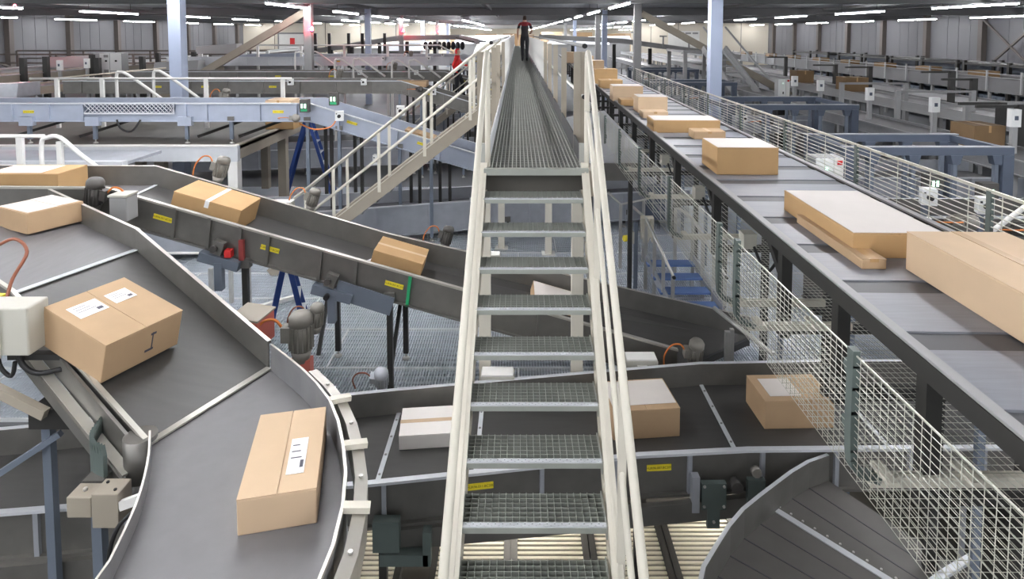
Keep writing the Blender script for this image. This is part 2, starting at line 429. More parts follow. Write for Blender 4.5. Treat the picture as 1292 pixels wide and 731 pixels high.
# far wall with its wide opening into the next hall
wf = struct(MB().box(XL, -8.6, YF, YF + 0.3, -0.2, ZC).box(14.6, XR, YF, YF + 0.3, -0.2, ZC).build('wall_back', 'wall_cream'))
for x in (-31, -24.5, -20, -15.5, -11.8, 17, 20.5, 24.5, 28.5):
    MB().box(x - 0.03, x + 0.03, YF - 0.02, YF, 0, ZC).build('panel_joint', 'wall_col', wf)
MB().box(XL, -8.6, YF - 0.06, YF, 1.9, 1.98).build('panel_joint', 'paint_beige', wf)
dr = struct(MB().box(-30.4, -27.2, YF - 0.08, YF, 0, 3.9).build('door_1', 'paint_white'))
MB().box(-30.55, -30.4, YF - 0.15, YF, 0, 4.1).box(-27.2, -27.05, YF - 0.15, YF, 0, 4.1).box(-30.55, -27.05, YF - 0.15, YF, 3.9, 4.1).build('door_frame', 'column_grey', dr)
MB().box(-29.0, -28.4, YF - 0.11, YF - 0.08, 2.6, 3.4).build('door_sign', 'red', dr)
b = MB()
for k in range(4): b.box(19.6 + 0.9 * k, 20.3 + 0.9 * k, YF - 0.06, YF, 3.9, 4.1)
dr = struct(MB().box(19.2, 23.2, YF - 0.05, YF, 0, 4.3).build('door_2', 'paint_white')); b.build('door_vent', 'column_grey', dr)
# the bright hall beyond
struct(MB().box(-60, 60, YF, 210, -0.3, -0.05).build('floor', 'concrete'))
struct(MB().box(-60, 60, 210, 210.3, -0.3, ZC).build('wall_back', 'wall_cream'))

# ------------------------------------------------------------------ ceiling lamps: rows of tubes along the hall
def lamp(x, y, length=4.4, z=5.0, label=None, group=None, m='tube_light'):
    o = thing('ceiling_lamp', label, 'lamp', (x, y, z), group)
    bx('housing', 'steel_white', o, x - 0.07, x + 0.07, y, y + length, z + 0.02, z + 0.09)
    bx('light_tube', m, o, x - 0.04, x + 0.04, y + 0.02, y + length - 0.02, z - 0.03, z + 0.02)
    bx('trunking', 'beam', o, x - 0.03, x + 0.03, y + length, y + 7.8, z + 0.06, z + 0.10)
    for q in (0.6, length - 0.6): bx('hanger', 'dark_steel', o, x - 0.008, x + 0.008, y + q - 0.008, y + q + 0.008, z + 0.09, ZC)
ORD = ('first', 'second', 'third', 'fourth', 'fifth', 'sixth', 'seventh', 'eighth', 'ninth', 'tenth', 'eleventh', 'twelfth', 'thirteenth', 'fourteenth')
ROWS = ((-32.5, 'farthest left row, along the left wall'), (-20.0, 'second row from the left wall'), (-8.4, 'row beside the left steel columns'),
        (3.72, 'row just right of the walkway'), (16.75, 'row above the far right conveyors'), (29.4, 'row along the right wall'))
for x, d in ROWS:
    for k in range(12):
        lamp(x, 21.3 + 7.8 * (k - 4), label='ceiling tube lamp, %s from the near end, %s' % (ORD[k], d), group='tube lamps, ' + d)
for x, ys in ((-2.4, (-9.0, -2.0, 5.0, 11.5)), (-5.4, (0.0, 7.0)), (7.2, (-2.0, 5.0))):  # unseen lamps added overhead to brighten the foreground
    for k, y in enumerate(ys): lamp(x, y, label='added tube lamp above the near conveyors, %s along, %s' % (ORD[k], {-2.4: 'beside the walkway line', -5.4: 'over the left belt', 7.2: 'right of the sorter'}[x]), group='added tube lamps above the near conveyors')
for x, d in ((-13.5, 'left of the columns'), (-4.2, 'left of the walkway'), (9.8, 'right of the columns')):  # extra rows added to brighten the far centre
    for k in range(4): lamp(x, 49 + 8.0 * k, 5.0, label='added bright tube lamp before the far opening, %s, %s' % (d, ORD[k]), group='added tube lamps before the far opening', m='far_tube')
for x in (-22, -8.4, 3.72, 16.75, 32):
    for k in range(12):
        lamp(x, 84 + 10.0 * k, 6.0, label='bright far hall tube lamp, %s deep, %s row from the left' % (ORD[k], ORD[(-22, -8.4, 3.72, 16.75, 32).index(x)]), group='tube lamps of the far hall', m='far_tube')

# ------------------------------------------------------------------ steel columns and diagonal braces
def column(x, y, m, label, wd=0.30, zb=0.0, red=False):
    o = thing('steel_column', label, 'column', (x, y, zb))
    b = MB(); h = wd / 2; t = 0.02
    b.box(x - h, x + h, y - h, y - h + t, zb + 0.02, ZC - 0.1); b.box(x - h, x + h, y + h - t, y + h, zb + 0.02, ZC - 0.1); b.box(x - t / 2, x + t / 2, y - h + t, y + h - t, zb + 0.02, ZC - 0.1)
    b.box(x - h, x - h + 0.03, y - h + t, y + h - t, zb + 0.02, ZC - 0.1); b.box(x + h - 0.03, x + h, y - h + t, y + h - t, zb + 0.02, ZC - 0.1)
    b.build('shaft', m, o)
    bx('base_plate', 'column_grey', o, x - h - 0.06, x + h + 0.06, y - h - 0.06, y + h + 0.06, zb, zb + 0.02)
    bx('head_plate', 'column_grey', o, x - h - 0.05, x + h + 0.05, y - h - 0.05, y + h + 0.05, ZC - 0.12, ZC - 0.1)
    if red:
        MB().tube([(x + h + 0.06, y - h - 0.1, 4.1), (x + h + 0.06, y - h - 0.1, 4.22), (x + h + 0.06, y - h - 0.1, 4.26)], [0.05, 0.05, 0.02], 10).build('warning_lamp', 'red_lamp', o)
        bx('lamp_base', 'black', o, x + h, x + h + 0.12, y - h - 0.16, y - h - 0.04, 4.04, 4.1)
    return o
lc = [(15.6, 'column_blue', 'tall pale blue steel column at left, rising behind the perforated conveyor panel', False),
      (25.4, 'column_grey', 'grey steel column with red glow where the left diagonal brace ends', True),
      (35.5, 'column_blue', 'pale lilac steel column behind the white back conveyor left of the walkway', False),
      (45.6, 'column_grey', 'red lit steel column behind the curved dark overhead conveyor', True),
      (56, 'column_blue', 'slim pale column fourth behind the big left column', False),
      (66, 'column_grey', 'slim red tinged column near the far opening', True),
      (76, 'column_blue', 'slim pale column standing beside the far opening', False)]
for y, m, d, rd in lc: column(-8.35, y, m, d, red=rd)
rc = [(16.5, 'column_blue', 'tall pale blue steel column right of the sorter belt'), (27.2, 'column_grey', 'dark grey steel column carrying the top of the right diagonal brace'),
      (37.5, 'column_blue', 'pale blue steel column between the walkway and the dark grey column'), (39.6, 'column_grey', 'dark slim column just behind the pale blue one right of walkway'),
      (57, 'column_blue', 'slim pale blue column halfway to the far opening, right side'), (68, 'column_grey', 'slim grey column near the far opening, right side')]
for y, m, d in rc: column(5.13 if y != 39.6 else 5.0, y, m, d)
rl = thing('red_signal_lamp', 'red signal lamp hung from the ceiling above the far left lines', 'lamp', (-22.5, 28.5, ZC))
MB().tube([(-22.5, 28.5, 5.12), (-22.5, 28.5, 5.24), (-22.5, 28.5, 5.28)], [0.06, 0.06, 0.03], 10).build('lens', 'red_lamp', rl); bx('stem', 'dark_steel', rl, -22.52, -22.48, 28.48, 28.52, 5.28, ZC)
def brace(p, q, m, label):
    o = thing('diagonal_brace', label, 'brace', p)
    MB().bar(p, q, 0.2, 0.28).build('tube', m, o)
    d = (Vector(q) - Vector(p)).normalized()
    for e, s in ((p, 1), (q, -1)): MB().bar(Vector(e) + d * 0.02 * s, Vector(e) + d * 0.35 * s, 0.03, 0.3).build('gusset_plate', 'column_grey', o)
brace((-16.8, 25.5, 0.0), (-8.5, 25.5, 4.85), 'paint_beige', 'beige diagonal brace rising right behind the big left column')
brace((14.2, 27.3, 0.0), (5.3, 27.3, 4.85), 'paint_beige', 'beige diagonal brace falling right behind the big right column')

# ================================================================== WALKWAY
WX0, WX1, WZ = -0.25, 0.55, 2.91
wk = thing('raised_walkway', 'long raised grating walkway with cream posts running to the far hall', 'walkway', (0.15, 5.06, 0))
g = MB(); Wd = WX1 - WX0
for i in range(24): g.box(i * Wd / 24 + 0.004, i * Wd / 24 + 0.011, 0.0, 0.985, -0.035, 0)
for j in range(10): g.box(0, Wd, 0.03 + j * 0.1, 0.037 + j * 0.1, -0.03, -0.004)
g.box(0, Wd, 0.982, 0.99, -0.035, 0.001)
g.box(0, Wd, 0, 0.99, -0.042, -0.036, 1)
me_deck = g.mesh('deck_panel', mats=('grating', 'grating_dark'))
for k in range(50): put('deck_panel', me_deck, wk, (WX0, 5.08 + k, WZ))
bx('landing_nosing', 'tread_bar', wk, WX0 - 0.02, WX1 + 0.02, 5.03, 5.08, WZ - 0.05, WZ + 0.002)
bx('landing_fascia', 'deck_shaded', wk, WX0 - 0.02, WX1 + 0.02, 5.2, 5.26, WZ - 0.26, WZ - 0.05)  # brown panel, darkened to stand for the shaded hollow below the nosing
bx('edge_beam', 'paint_beige', wk, WX0 - 0.07, WX0 - 0.01, 5.1, 56, WZ - 0.24, WZ - 0.03)
bx('edge_beam', 'paint_beige', wk, WX1 + 0.01, WX1 + 0.07, 5.1, 56, WZ - 0.24, WZ - 0.03)
bx('toe_board', 'steel_white', wk, WX0 - 0.004, WX0 + 0.012, 5.32, 56, WZ, WZ + 0.15)
bx('toe_board', 'toe_grey', wk, WX1 - 0.03, WX1 - 0.014, 5.32, 56, WZ, WZ + 0.15)
bx('toe_board_end', 'grating', wk, WX0 - 0.07, WX0, 5.28, 5.34, WZ, WZ + 0.16); bx('toe_board_end', 'grating', wk, WX1 - 0.03, WX1 + 0.05, 5.28, 5.34, WZ, WZ + 0.16)
me_post = MB().box(-0.031, 0.031, -0.006, 0.006, -0.2, 0.92).mesh('rail_post', mats=('paint_beige',))
me_postw = MB().box(-0.031, 0.031, -0.006, 0.006, -0.2, 0.92).mesh('rail_post', mats=('paint_white',))
yy = 5.85; k = 0
while yy < 55:
    for x in (WX0 - 0.03, WX1 + 0.0):
        if x < 0 and 10.0 < yy < 11.3: continue
        put('rail_post', me_post if yy < 13 else me_postw, wk, (x, yy, WZ))
    yy += 1.65
put('rail_post', me_post, wk, (WX1 + 0.065, 5.87, WZ)); put('rail_post', me_post, wk, (WX0 - 0.095, 5.87, WZ))
for x in (WX0 - 0.07, WX1 + 0.055):
    left = x < 0
    for a, c in (((7.7, 10.0), (11.4, 20.2), (21.1, 55)) if left else ((5.72, 55),)):
        MB().tube([(x, a, 3.885), (x, c, 3.885)], 0.021, 8).build('top_rail', 'alu' if left else 'column_grey', wk)
        MB().tube([(x, a - 0.02, 3.885), (x, a + 0.02, 3.885)], 0.024, 8).build('rail_end_cap', 'black', wk)
    for a, c in (((5.75, 10.0), (11.4, 20.2), (21.1, 55)) if left else ((5.75, 55),)):
        MB().tube([(x, a, 3.42), (x, c, 3.42)], 0.017, 8).build('knee_rail', 'alu', wk)
        MB().tube([(x, a - 0.02, 3.42), (x, a + 0.02, 3.42)], 0.02, 8).build('rail_end_cap', 'black', wk)
for (x, y) in ((0.62, 6.45), (-0.34, 6.45), (0.56, 11.3), (-0.3, 11.6), (0.56, 16.6), (-0.3, 16.6), (0.56, 22), (-0.3, 22), (0.56, 28), (0.56, 34)):
    l = bx('support_column', 'paint_cream', wk, x - 0.06, x + 0.06, y - 0.06, y + 0.06, 0.015, WZ - 0.2)
    bx('base_plate', 'paint_white', l, x - 0.12, x + 0.12, y - 0.12, y + 0.12, 0, 0.015)

# ================================================================== MAIN STAIRCASE
RISE, RUN = 0.187, 0.236; SL = RISE / RUN
def shx(y): return 0.021 * (y - 5.06)
st = thing('main_staircase', 'steep cream staircase with grating treads rising to the walkway', 'staircase', (0.12, 5.06, 0))
tw = 0.76; t = MB()
nx, ny = 20, 7
for i in range(nx + 1): t.box(-tw / 2 + i * tw / nx - 0.002, -tw / 2 + i * tw / nx + 0.002, 0.03, 0.25, -0.03, 0.0)
for j in range(ny): t.box(-tw / 2, tw / 2, 0.035 + j * 0.034, 0.039 + j * 0.034, -0.03, -0.001)
t.box(-tw / 2, tw / 2, 0.03, 0.25, -0.036, -0.031, 1)
me_tread = t.mesh('tread_grating', mats=('tread_bar', 'tread_web'))
n = MB(); n.box(-tw / 2, tw / 2, 0.0, 0.03, -0.004, 0.002); n.box(-tw / 2, tw / 2, -0.003, 0.0, -0.034, -0.004, 1)
for i in range(38): n.cbox((-tw / 2 + 0.02 + i * 0.0195, 0.008 if i % 2 else 0.022, 0.004), (0.009, 0.009, 0.004))
me_nose = n.mesh('nosing', mats=('steel_white', 'tread_bar'))
me_tend = MB().box(-0.003, 0.003, 0.0, 0.26, -0.07, 0.004).mesh('tread_end_plate', mats=('grating',))
for k in range(1, 15):
    y = 5.06 - RUN * k; z = WZ - RISE * k
    tr = put('tread', me_tread, st, (0.127 + shx(y), y, z))
    for nm, me, dx in (('nosing', me_nose, 0), ('tread_end_plate', me_tend, -tw / 2 - 0.003), ('tread_end_plate', me_tend, tw / 2 + 0.003)):
        c = bpy.data.objects.new(nm, me); C.objects.link(c); c.parent = tr; c.location = (dx, 0, 0)
yb = 5.06 - RUN * 15.2; zb = WZ - RISE * 15.2
for x in (-0.28, 0.545):
    b = MB(); top = Vector((x + shx(5.12), 5.12, WZ + 0.02)); bot = Vector((x + shx(yb), yb, zb))
    b.bar(top - Vector((0, 0, 0.10)), bot - Vector((0, 0, 0.10)), 0.012, 0.2)
    s = 1 if x > 0 else -1
    for dz in (0.012, -0.212): b.bar(top + Vector((-s * 0.025 * 0 + s * 0.0, 0, dz)), bot + Vector((0, 0, dz)), 0.06, 0.012)
    b.build('stringer', 'paint_cream', st)
    # hand rail, knee rail, posts
    o = 0.02 if s > 0 else 0.035
    hr = [(x + o + shx(5.1), 5.14, WZ + 0.0), (x + o + shx(5.1), 5.14, 3.72), (x + o + shx(5.1), 5.11, 3.83), (x + o + shx(5), 5.03, 3.84), (x + o + shx(4.9), 4.9, 3.76)]
    hr = smooth(hr, 4) + [(x + o + shx(yb), yb, 3.76 - SL * (4.9 - yb))]
    MB().tube(hr, 0.0215, 12).build('hand_rail', 'paint_cream', st)
    if x > 0: MB().tube([(x + o + shx(5.1), 5.12, 3.36), (x + o + shx(4.95), 4.96, 3.30), (x + o + shx(4.8), 4.8, 3.18), (x + o + shx(yb), yb, 3.18 - SL * (4.8 - yb))], 0.0165, 10).build('knee_rail', 'paint_cream', st)
    for y in ((4.3, 3.05, 1.85) if x > 0 else (1.6,)):
        z0 = WZ - SL * (5.06 - y) - 0.15; z1 = 3.76 - SL * (4.9 - y)
        bx('rail_post', 'paint_cream', st, x + o + shx(y) - 0.022, x + o + shx(y) + 0.022, y - 0.006, y + 0.006, z0, z1)

# ------------------------------------------------------------------ side stairs dropping left from the walkway
def side_stairs(y0, label, foot=0.0, xt=-0.42):
    o = thing('side_staircase', label, 'staircase', (xt - 1.8, y0, 0))
    wd = 0.85; xb = xt - (WZ - foot) / SL
    for y in (y0, y0 + wd):
        MB().bar((xt, y, WZ - 0.08), (xb, y, foot - 0.08 + 0.08), 0.05, 0.2).build('stringer', 'paint_beige', o)
        MB().bar((xt, y, WZ + 0.03), (xb, y, foot + 0.11), 0.07, 0.012).build('stringer_flange', 'paint_cream', o)
        for h, nm, r in ((0.95, 'hand_rail', 0.022), (0.5, 'knee_rail', 0.017)):
            MB().tube([(xt + 0.12, y - 0.03, WZ + h + 0.03), (xt - 0.1, y - 0.03, WZ + h - 0.06), (xb + 0.3, y - 0.03, foot + h + 0.24)], r, 8).build(nm, 'paint_cream', o)
        x = xt - 0.35
        while x > xb + 0.3:
            z = WZ - SL * (xt - x); MB().box(x - 0.025, x + 0.025, y - 0.036, y - 0.024, z - 0.05, z + 0.95).build('rail_post', 'paint_cream', o); x -= 0.75
    for k in range(1, 15):
        z = WZ - RISE * k
        if z < foot + 0.1: break
        x = xt - RUN * k
        tr = bx('tread', 'grating_dark', o, x - 0.02, x + 0.22, y0 + 0.03, y0 + wd - 0.03, z - 0.035, z)
        bx('nosing', 'alu', tr, x - 0.024, x - 0.004, y0 + 0.03, y0 + wd - 0.03, z - 0.04, z + 0.004)
    return o
side_stairs(10.3, 'cream side staircase dropping left from the walkway, nearest one')
side_stairs(20.3, 'far side staircase that the person in red is climbing')

# ================================================================== NEAR CONVEYORS
def zt1(x): return 1.46 - 0.296 * (x + 1.39) - 0.24     # belt height of the incline
c1 = conveyor('inclined_conveyor', 'long grey trough conveyor falling diagonally right under the staircase', [
    ((-9.5, 7.7, 2.15), (-9.5, 6.75, 2.15)), ((-4.45, 7.7, 2.13), (-4.42, 6.75, 2.11)), ((-1.6, 7.7, zt1(-1.6)), (-1.95, 6.75, zt1(-1.95))), ((2.9, 7.7, 0.22), (1.75, 6.75, 0.32))],
    breaks=(1, 2), ribs=0.0, belt=('belt_glare', 'belt', 'belt'), legs=[(-2.22, 7.63, 1.3, 0), (-1.37, 7.57, 1.1, 0), (-1.39, 6.73, 1.12, 0), (-2.95, 6.73, 1.5, 0), (-5.6, 7.7, 2.0, 0), (0.5, 7.6, 0.55, 0)],
    plates=[(1, 0.24, 0.07, 'B', 0), (1, 0.705, 0.07, 'B', 1), (2, 0.165, 0.06, 'B', 0)])
for x in (-3.72, -3.35, -3.02, -2.72, -2.16, -1.78, -1.2, -0.55, 0.2, 0.9):
    z = zt1(x); MB().bar((x, 6.72, z - 0.125), (x + 0.04, 6.72, z + 0.216), 0.034, 0.04, up=(0, 1, 0)).build('stiffener', 'galv' if x not in (-1.2,) else 'green', c1)
for x in (-3.2, -2.0):        # drive housings hung below the near side
    z = zt1(x)
    MB().bar((x - 0.2, 6.66, z - 0.13), (x + 0.22, 6.66, z - 0.25), 0.10, 0.10).build('drive_bracket', 'leg_blue_grey', c1)
    MB().bar((x - 0.05, 6.65, z - 0.02), (x + 0.06, 6.65, z - 0.06), 0.08, 0.14).build('bearing_block', 'galv', c1)
    MB().tube([(x - 0.02, 6.62, z - 0.04), (x - 0.02, 6.57, z - 0.04)], 0.035, 10).build('bearing', 'motor_dark', c1)
    MB().box(x - 0.03, x + 0.05, 6.6, 6.68, z - 0.5, z - 0.2).build('drive_leg', 'leg_blue_grey', c1)
MB().bar((-1.95, 6.66, zt1(-1.95) - 0.13), (-1.35, 6.66, zt1(-1.35) - 0.15), 0.02, 0.2).build('cover_plate', 'leg_blue_grey', c1)
MB().tube([(-2.03, 6.62, 1.2), (-2.03, 6.55, 1.2)], 0.03, 10).build('cover_knob', 'black', c1)
bx('red_marker', 'red_dull', c1, -2.99, -2.94, 6.665, 6.71, zt1(-2.96) - 0.12, zt1(-2.96) + 0.1); bx('emergency_switch', 'red', c1, -3.13, -3.06, 6.63, 6.71, zt1(-3.1) - 0.12, zt1(-3.1) - 0.04)
MB().bar((-1.37, 7.5, 1.05), (-1.39, 6.8, 0.35), 0.04, 0.04).build('leg_brace', 'dark_steel', c1); MB().bar((-2.22, 7.5, 1.25), (-2.2, 6.8, 0.45), 0.04, 0.04).build('leg_brace', 'dark_steel', c1)
motor(c1, (-3.75, 7.86, 2.2), (0.3, 0.1, 1), 1.15); motor(c1, (-2.6, 7.86, 1.83), (0.3, 0.1, 1), 1.0); motor(c1, (-0.92, 7.9, 1.33), (0.25, 0.2, 1), 1.0, m='motor_dark')
for (x, y, z) in ((-2.95, 7.85, 1.72), (-0.35, 7.85, 1.05)):
    b = bx('junction_box', 'box_grey', c1, x - 0.13, x + 0.13, y - 0.07, y + 0.07, z, z + 0.16, bevel=0.008); bx('box_lid', 'paint_white', b, x - 0.125, x + 0.125, y - 0.075, y + 0.075, z + 0.162, z + 0.18, bevel=0.005)
motor(c1, (-4.48, 6.6, 2.2), (0.2, -0.1, 1), 1.25, m='motor_dark', side=-1)
b = bx('junction_box', 'column_grey', c1, -4.2, -4.02, 6.42, 6.62, 2.06, 2.31, bevel=0.01); bx('box_lid', 'box_grey', b, -4.21, -4.01, 6.41, 6.62, 2.315, 2.34, bevel=0.006)

# left foreground conveyor: flat, incline, then the curve towards the camera
def resample(pl, n):
    pl = [Vector(p) for p in smooth(pl, 8)]; L = [0]
    for a, c in zip(pl, pl[1:]): L.append(L[-1] + (c - a).length)
    out = []
    for k in range(n):
        d = L[-1] * k / (n - 1); i = 0
        while i < len(L) - 2 and L[i + 1] < d: i += 1
        t = (d - L[i]) / max(1e-9, L[i + 1] - L[i]); out.append(pl[i].lerp(pl[i + 1], t))
    return out
NC = 15
outer = resample([(-1.83, 4.56, 1.5), (-1.45, 4.18, 1.5), (-1.17, 3.82, 1.5), (-0.99, 3.43, 1.5), (-0.89, 3.11, 1.5), (-0.84, 2.75, 1.5), (-0.86, 2.4, 1.5), (-0.97, 2.0, 1.5), (-1.2, 1.6, 1.5)], NC)
inner = resample([(-2.22, 3.70, 1.5), (-2.08, 3.44, 1.5), (-1.96, 3.15, 1.5), (-1.89, 2.9, 1.5), (-1.85, 2.7, 1.5), (-1.87, 2.45, 1.5), (-1.95, 2.2, 1.5)], NC)
c2 = conveyor('descending_conveyor', 'steel sided belt conveyor descending from upper left beside the camera', [
    ((-4.98, 6.63, 2.15), (-5.42, 5.72, 2.15)), ((-3.52, 5.74, 2.0), (-3.87, 4.77, 2.0)), ((-1.86, 4.585, 1.51), (-2.25, 3.72, 1.51))],
    breaks=(1,), hA=0.2, hB=0.035, drop=0.2, ribs=0, side='galv', belt=('belt_glare', 'belt'), stripw=0.06, lipA=0.03, lipB=0.03, legs=[(-3.3, 4.3, 1.3, -1.3), (-2.5, 3.62, 1.3, -1.3), (-3.3, 5.75, 1.85, -1.3)], leg_mat='leg_blue_grey')
cv = conveyor('curved_conveyor', 'curved grey belt with bowed steel side walls sweeping towards the camera', list(zip(outer, inner)), hA=0.2, hB=0.10, drop=0.16, ribs=0, lipA=0.016, lipB=0.012, belt='belt_curve', side='galv_mid',
              legs=[(-1.5, 2.4, 1.3, -1.3), (-1.0, 3.2, 1.3, -1.3)], leg_mat='leg_blue_grey')
MB().bar((-1.85, 4.575, 1.512), (-2.24, 3.71, 1.512), 0.05, 0.012).build('joint_strip', 'lip', cv)
# outer guide rail of the curve, with clamps
rail_o = []
for i in range(NC):
    tg = (outer[min(i + 1, NC - 1)] - outer[max(i - 1, 0)]).normalized(); rail_o.append(Vector((-tg.y, tg.x, 0)) if True else None)
b = MB(); base = None
for i in range(2, NC):
    p = outer[i]; o = rail_o[i]
    row = [p + o * 0.055 + Vector((0, 0, 0.16)), p + o * 0.12 + Vector((0, 0, 0.15)), p + o * 0.12 + Vector((0, 0, 0.0)), p + o * 0.055 + Vector((0, 0, 0.0))]
    s0 = len(b.v); b.v += [tuple(x) for x in row]
    if base is not None:
        for k in range(4): b.f.append((base + k, s0 + k, s0 + (k + 1) % 4, base + (k + 1) % 4)); b.m.append(0); b.sm.append(False)
    base = s0
b.build('outer_rail', 'lip', cv)
for i in (4, 6, 8, 10):
    p = outer[i]; o = rail_o[i]; MB().bar(p + o * 0.01 + Vector((0, 0, 0.19)), p + o * 0.14 + Vector((0, 0, 0.175)), 0.05, 0.03).build('rail_clamp', 'paint_cream', cv)
    put('bolt', me_bolt, cv, p + o * 0.09 + Vector((0, 0, 0.16)), (R(90), 0, 0))
for i in (3, 5, 7, 9):
    p = outer[i]; o = rail_o[i]; MB().tube([p + o * 0.085 + Vector((0, 0, 0.158)), p + o * 0.085 + Vector((0, 0, 0.17))], 0.012, 6).build('bolt', 'alu', cv)
# left side ledge of the incline, its box, cables and the curve's drive corner
dv = Vector((1.62, -1.05, -0.49)).normalized()
sdn = Vector((-0.39, -0.92, 0)).normalized()
pl0 = Vector((-4.9, 5.42, 2.03)); pl1 = Vector((-3.87, 4.77, 1.98)); pl2 = Vector((-2.3, 3.74, 1.5))
for off, dz, wdt, ht, m in ((0.05, -0.06, 0.02, 0.16, 'galv'), (0.10, -0.14, 0.06, 0.016, 'lip'), (0.13, -0.19, 0.03, 0.09, 'galv')):
    MB().bar(pl1 + sdn * off + Vector((0, 0, dz)), pl2 + sdn * off + Vector((0, 0, dz)), wdt, ht).build('side_ledge', m, c2)
jb = thing('control_box', 'pale grey electrical box fixed on the left edge of the descending conveyor', 'box', (-3.45, 4.2, 1.75))
MB().box(-3.66, -3.27, 4.12, 4.32, 1.84, 2.17).build('housing', 'box_grey', jb, bevel=0.012)
MB().box(-3.68, -3.45, 4.10, 4.118, 1.83, 2.18).build('lid', 'paint_cream', jb, bevel=0.006)
MB().tube(smooth([(-3.4, 4.2, 1.84), (-3.38, 4.2, 1.74), (-3.28, 4.2, 1.68), (-3.12, 4.22, 1.7)], 5), 0.018, 8).build('cable', 'black', jb)
MB().tube(smooth([(-3.55, 4.2, 1.84), (-3.53, 4.2, 1.72), (-3.46, 4.2, 1.66), (-3.43, 4.2, 1.76)], 5), 0.014, 8).build('cable', 'black', jb)
MB().tube(smooth([(-3.6, 4.35, 2.1), (-3.6, 4.42, 2.25), (-3.55, 4.5, 2.42), (-3.68, 4.55, 2.5), (-3.85, 4.55, 2.42)], 5), 0.012, 8).build('cable', 'brown_cable', jb)
MB().box(-3.9, -3.66, 4.34, 4.44, 2.0, 2.14).build('cable_clamp', 'yellow', jb)
bx('mount_bar', 'dark_steel', jb, -3.5, -3.1, 4.22, 4.28, 1.76, 1.8)
bx('support_bracket', 'dark_steel', c2, -3.36, -3.04, 4.2, 4.4, 1.28, 1.42); MB().bar((-3.75, 4.2, 1.66), (-3.2, 4.15, 1.42), 0.05, 0.07).build('support_arm', 'paint_beige', c2)
MB().bar((-3.18, 4.25, 1.22), (-3.9, 4.2, 0.75), 0.04, 0.04).build('leg_brace', 'leg_blue_grey', c2)
k = Vector((-2.36, 3.62, 1.33))
MB().tube([(-2.31, 3.74, 1.28), (-2.31, 3.74, 1.545)], 0.095, 20).build('end_disc', 'galv', c2)
b = MB(); gpts = smooth([(-2.66, 3.90, 0), (-2.63, 3.76, 0), (-2.56, 3.66, 0), (-2.45, 3.60, 0)], 5)
for a, c in zip(gpts, gpts[1:]): b.hexa([(a.x, a.y, 1.30), (c.x, c.y, 1.30), (c.x + 0.012, c.y + 0.02, 1.30), (a.x + 0.012, a.y + 0.02, 1.30)], [(a.x, a.y, 1.56), (c.x, c.y, 1.50), (c.x + 0.012, c.y + 0.02, 1.50), (a.x + 0.012, a.y + 0.02, 1.56)])
b.build('end_guard', 'green_grey', c2)
bd = MB().box(-2.39, -2.24, 3.40, 3.53, 1.22, 1.42).build('bearing_block', 'paint_beige', cv, bevel=0.005)
for (dx, dy) in ((-0.04, 0.03), (0.04, -0.03)): MB().tube([(-2.315 + dx, 3.465 + dy, 1.42), (-2.315 + dx, 3.465 + dy, 1.428)], 0.009, 6).build('bolt_hole', 'black', bd)
bd = MB().box(-2.56, -2.42, 3.44, 3.56, 1.25, 1.37).build('bearing_block', 'paint_beige', cv, bevel=0.005)
MB().tube([(-2.49, 3.5, 1.37), (-2.49, 3.5, 1.385)], 0.012, 6).build('bolt', 'alu', bd)
MB().bar((-2.24, 3.42, 1.34), (-2.08, 3.38, 1.42), 0.03, 0.05).build('tie_bar', 'paint_white', cv)
MB().tube(smooth([(-2.12, 3.36, 1.36), (-2.2, 3.32, 1.28), (-2.24, 3.3, 1.1), (-2.24, 3.3, 0.8)], 5), 0.012, 8).build('cable', 'black', cv)
MB().tube(smooth([(-2.1, 3.3, 1.3), (-2.1, 3.22, 1.1), (-2.18, 3.05, 0.9)], 5), 0.02, 8).build('conduit', 'paint_white', cv)
# drive group behind the curve: red case and motor
dg = thing('drive_motor', 'upright motor with orange cable and red tint behind the curved wall', 'motor', (-1.95, 5.5, 0))
motor(dg, (-1.93, 5.5, 1.18), (0, 0, 1), 1.5, name='gear_motor'); motor(dg, (-1.83, 5.6, 1.35), (0.1, 0, 1), 0.9, cable='brown_cable', name='brake_motor')
bx('mount_post', 'red_case', dg, -2.02, -1.84, 5.45, 5.55, 0.9, 1.1); bx('mount_foot', 'dark_steel', dg, -2.0, -1.9, 5.47, 5.53, -1.3, 0.9)
ds = thing('drive_case', 'small red and beige drive case behind the curved wall', 'machine', (-2.4, 5.6, 1.1))
MB().hexa([(-2.56, 5.5, 1.2), (-2.3, 5.45, 1.2), (-2.24, 5.7, 1.2), (-2.5, 5.75, 1.2)], [(-2.56, 5.5, 1.46), (-2.3, 5.45, 1.44), (-2.24, 5.7, 1.46), (-2.5, 5.75, 1.48)]).build('case', 'red_case', ds, bevel=0.01)
MB().hexa([(-2.57, 5.49, 1.465), (-2.29, 5.44, 1.445), (-2.23, 5.71, 1.465), (-2.51, 5.76, 1.485)], [(-2.57, 5.49, 1.48), (-2.29, 5.44, 1.46), (-2.23, 5.71, 1.48), (-2.51, 5.76, 1.5)]).build('lid', 'paint_beige', ds)
MB().tube([(-2.5, 5.48, 1.33), (-2.5, 5.38, 1.33)], 0.05, 12).tube([(-2.36, 5.46, 1.27), (-2.36, 5.38, 1.27)], 0.04, 12).build('pulley', 'motor_dark', ds)
bx('mount', 'dark_steel', ds, -2.45, -2.35, 5.55, 5.65, -1.3, 1.2)

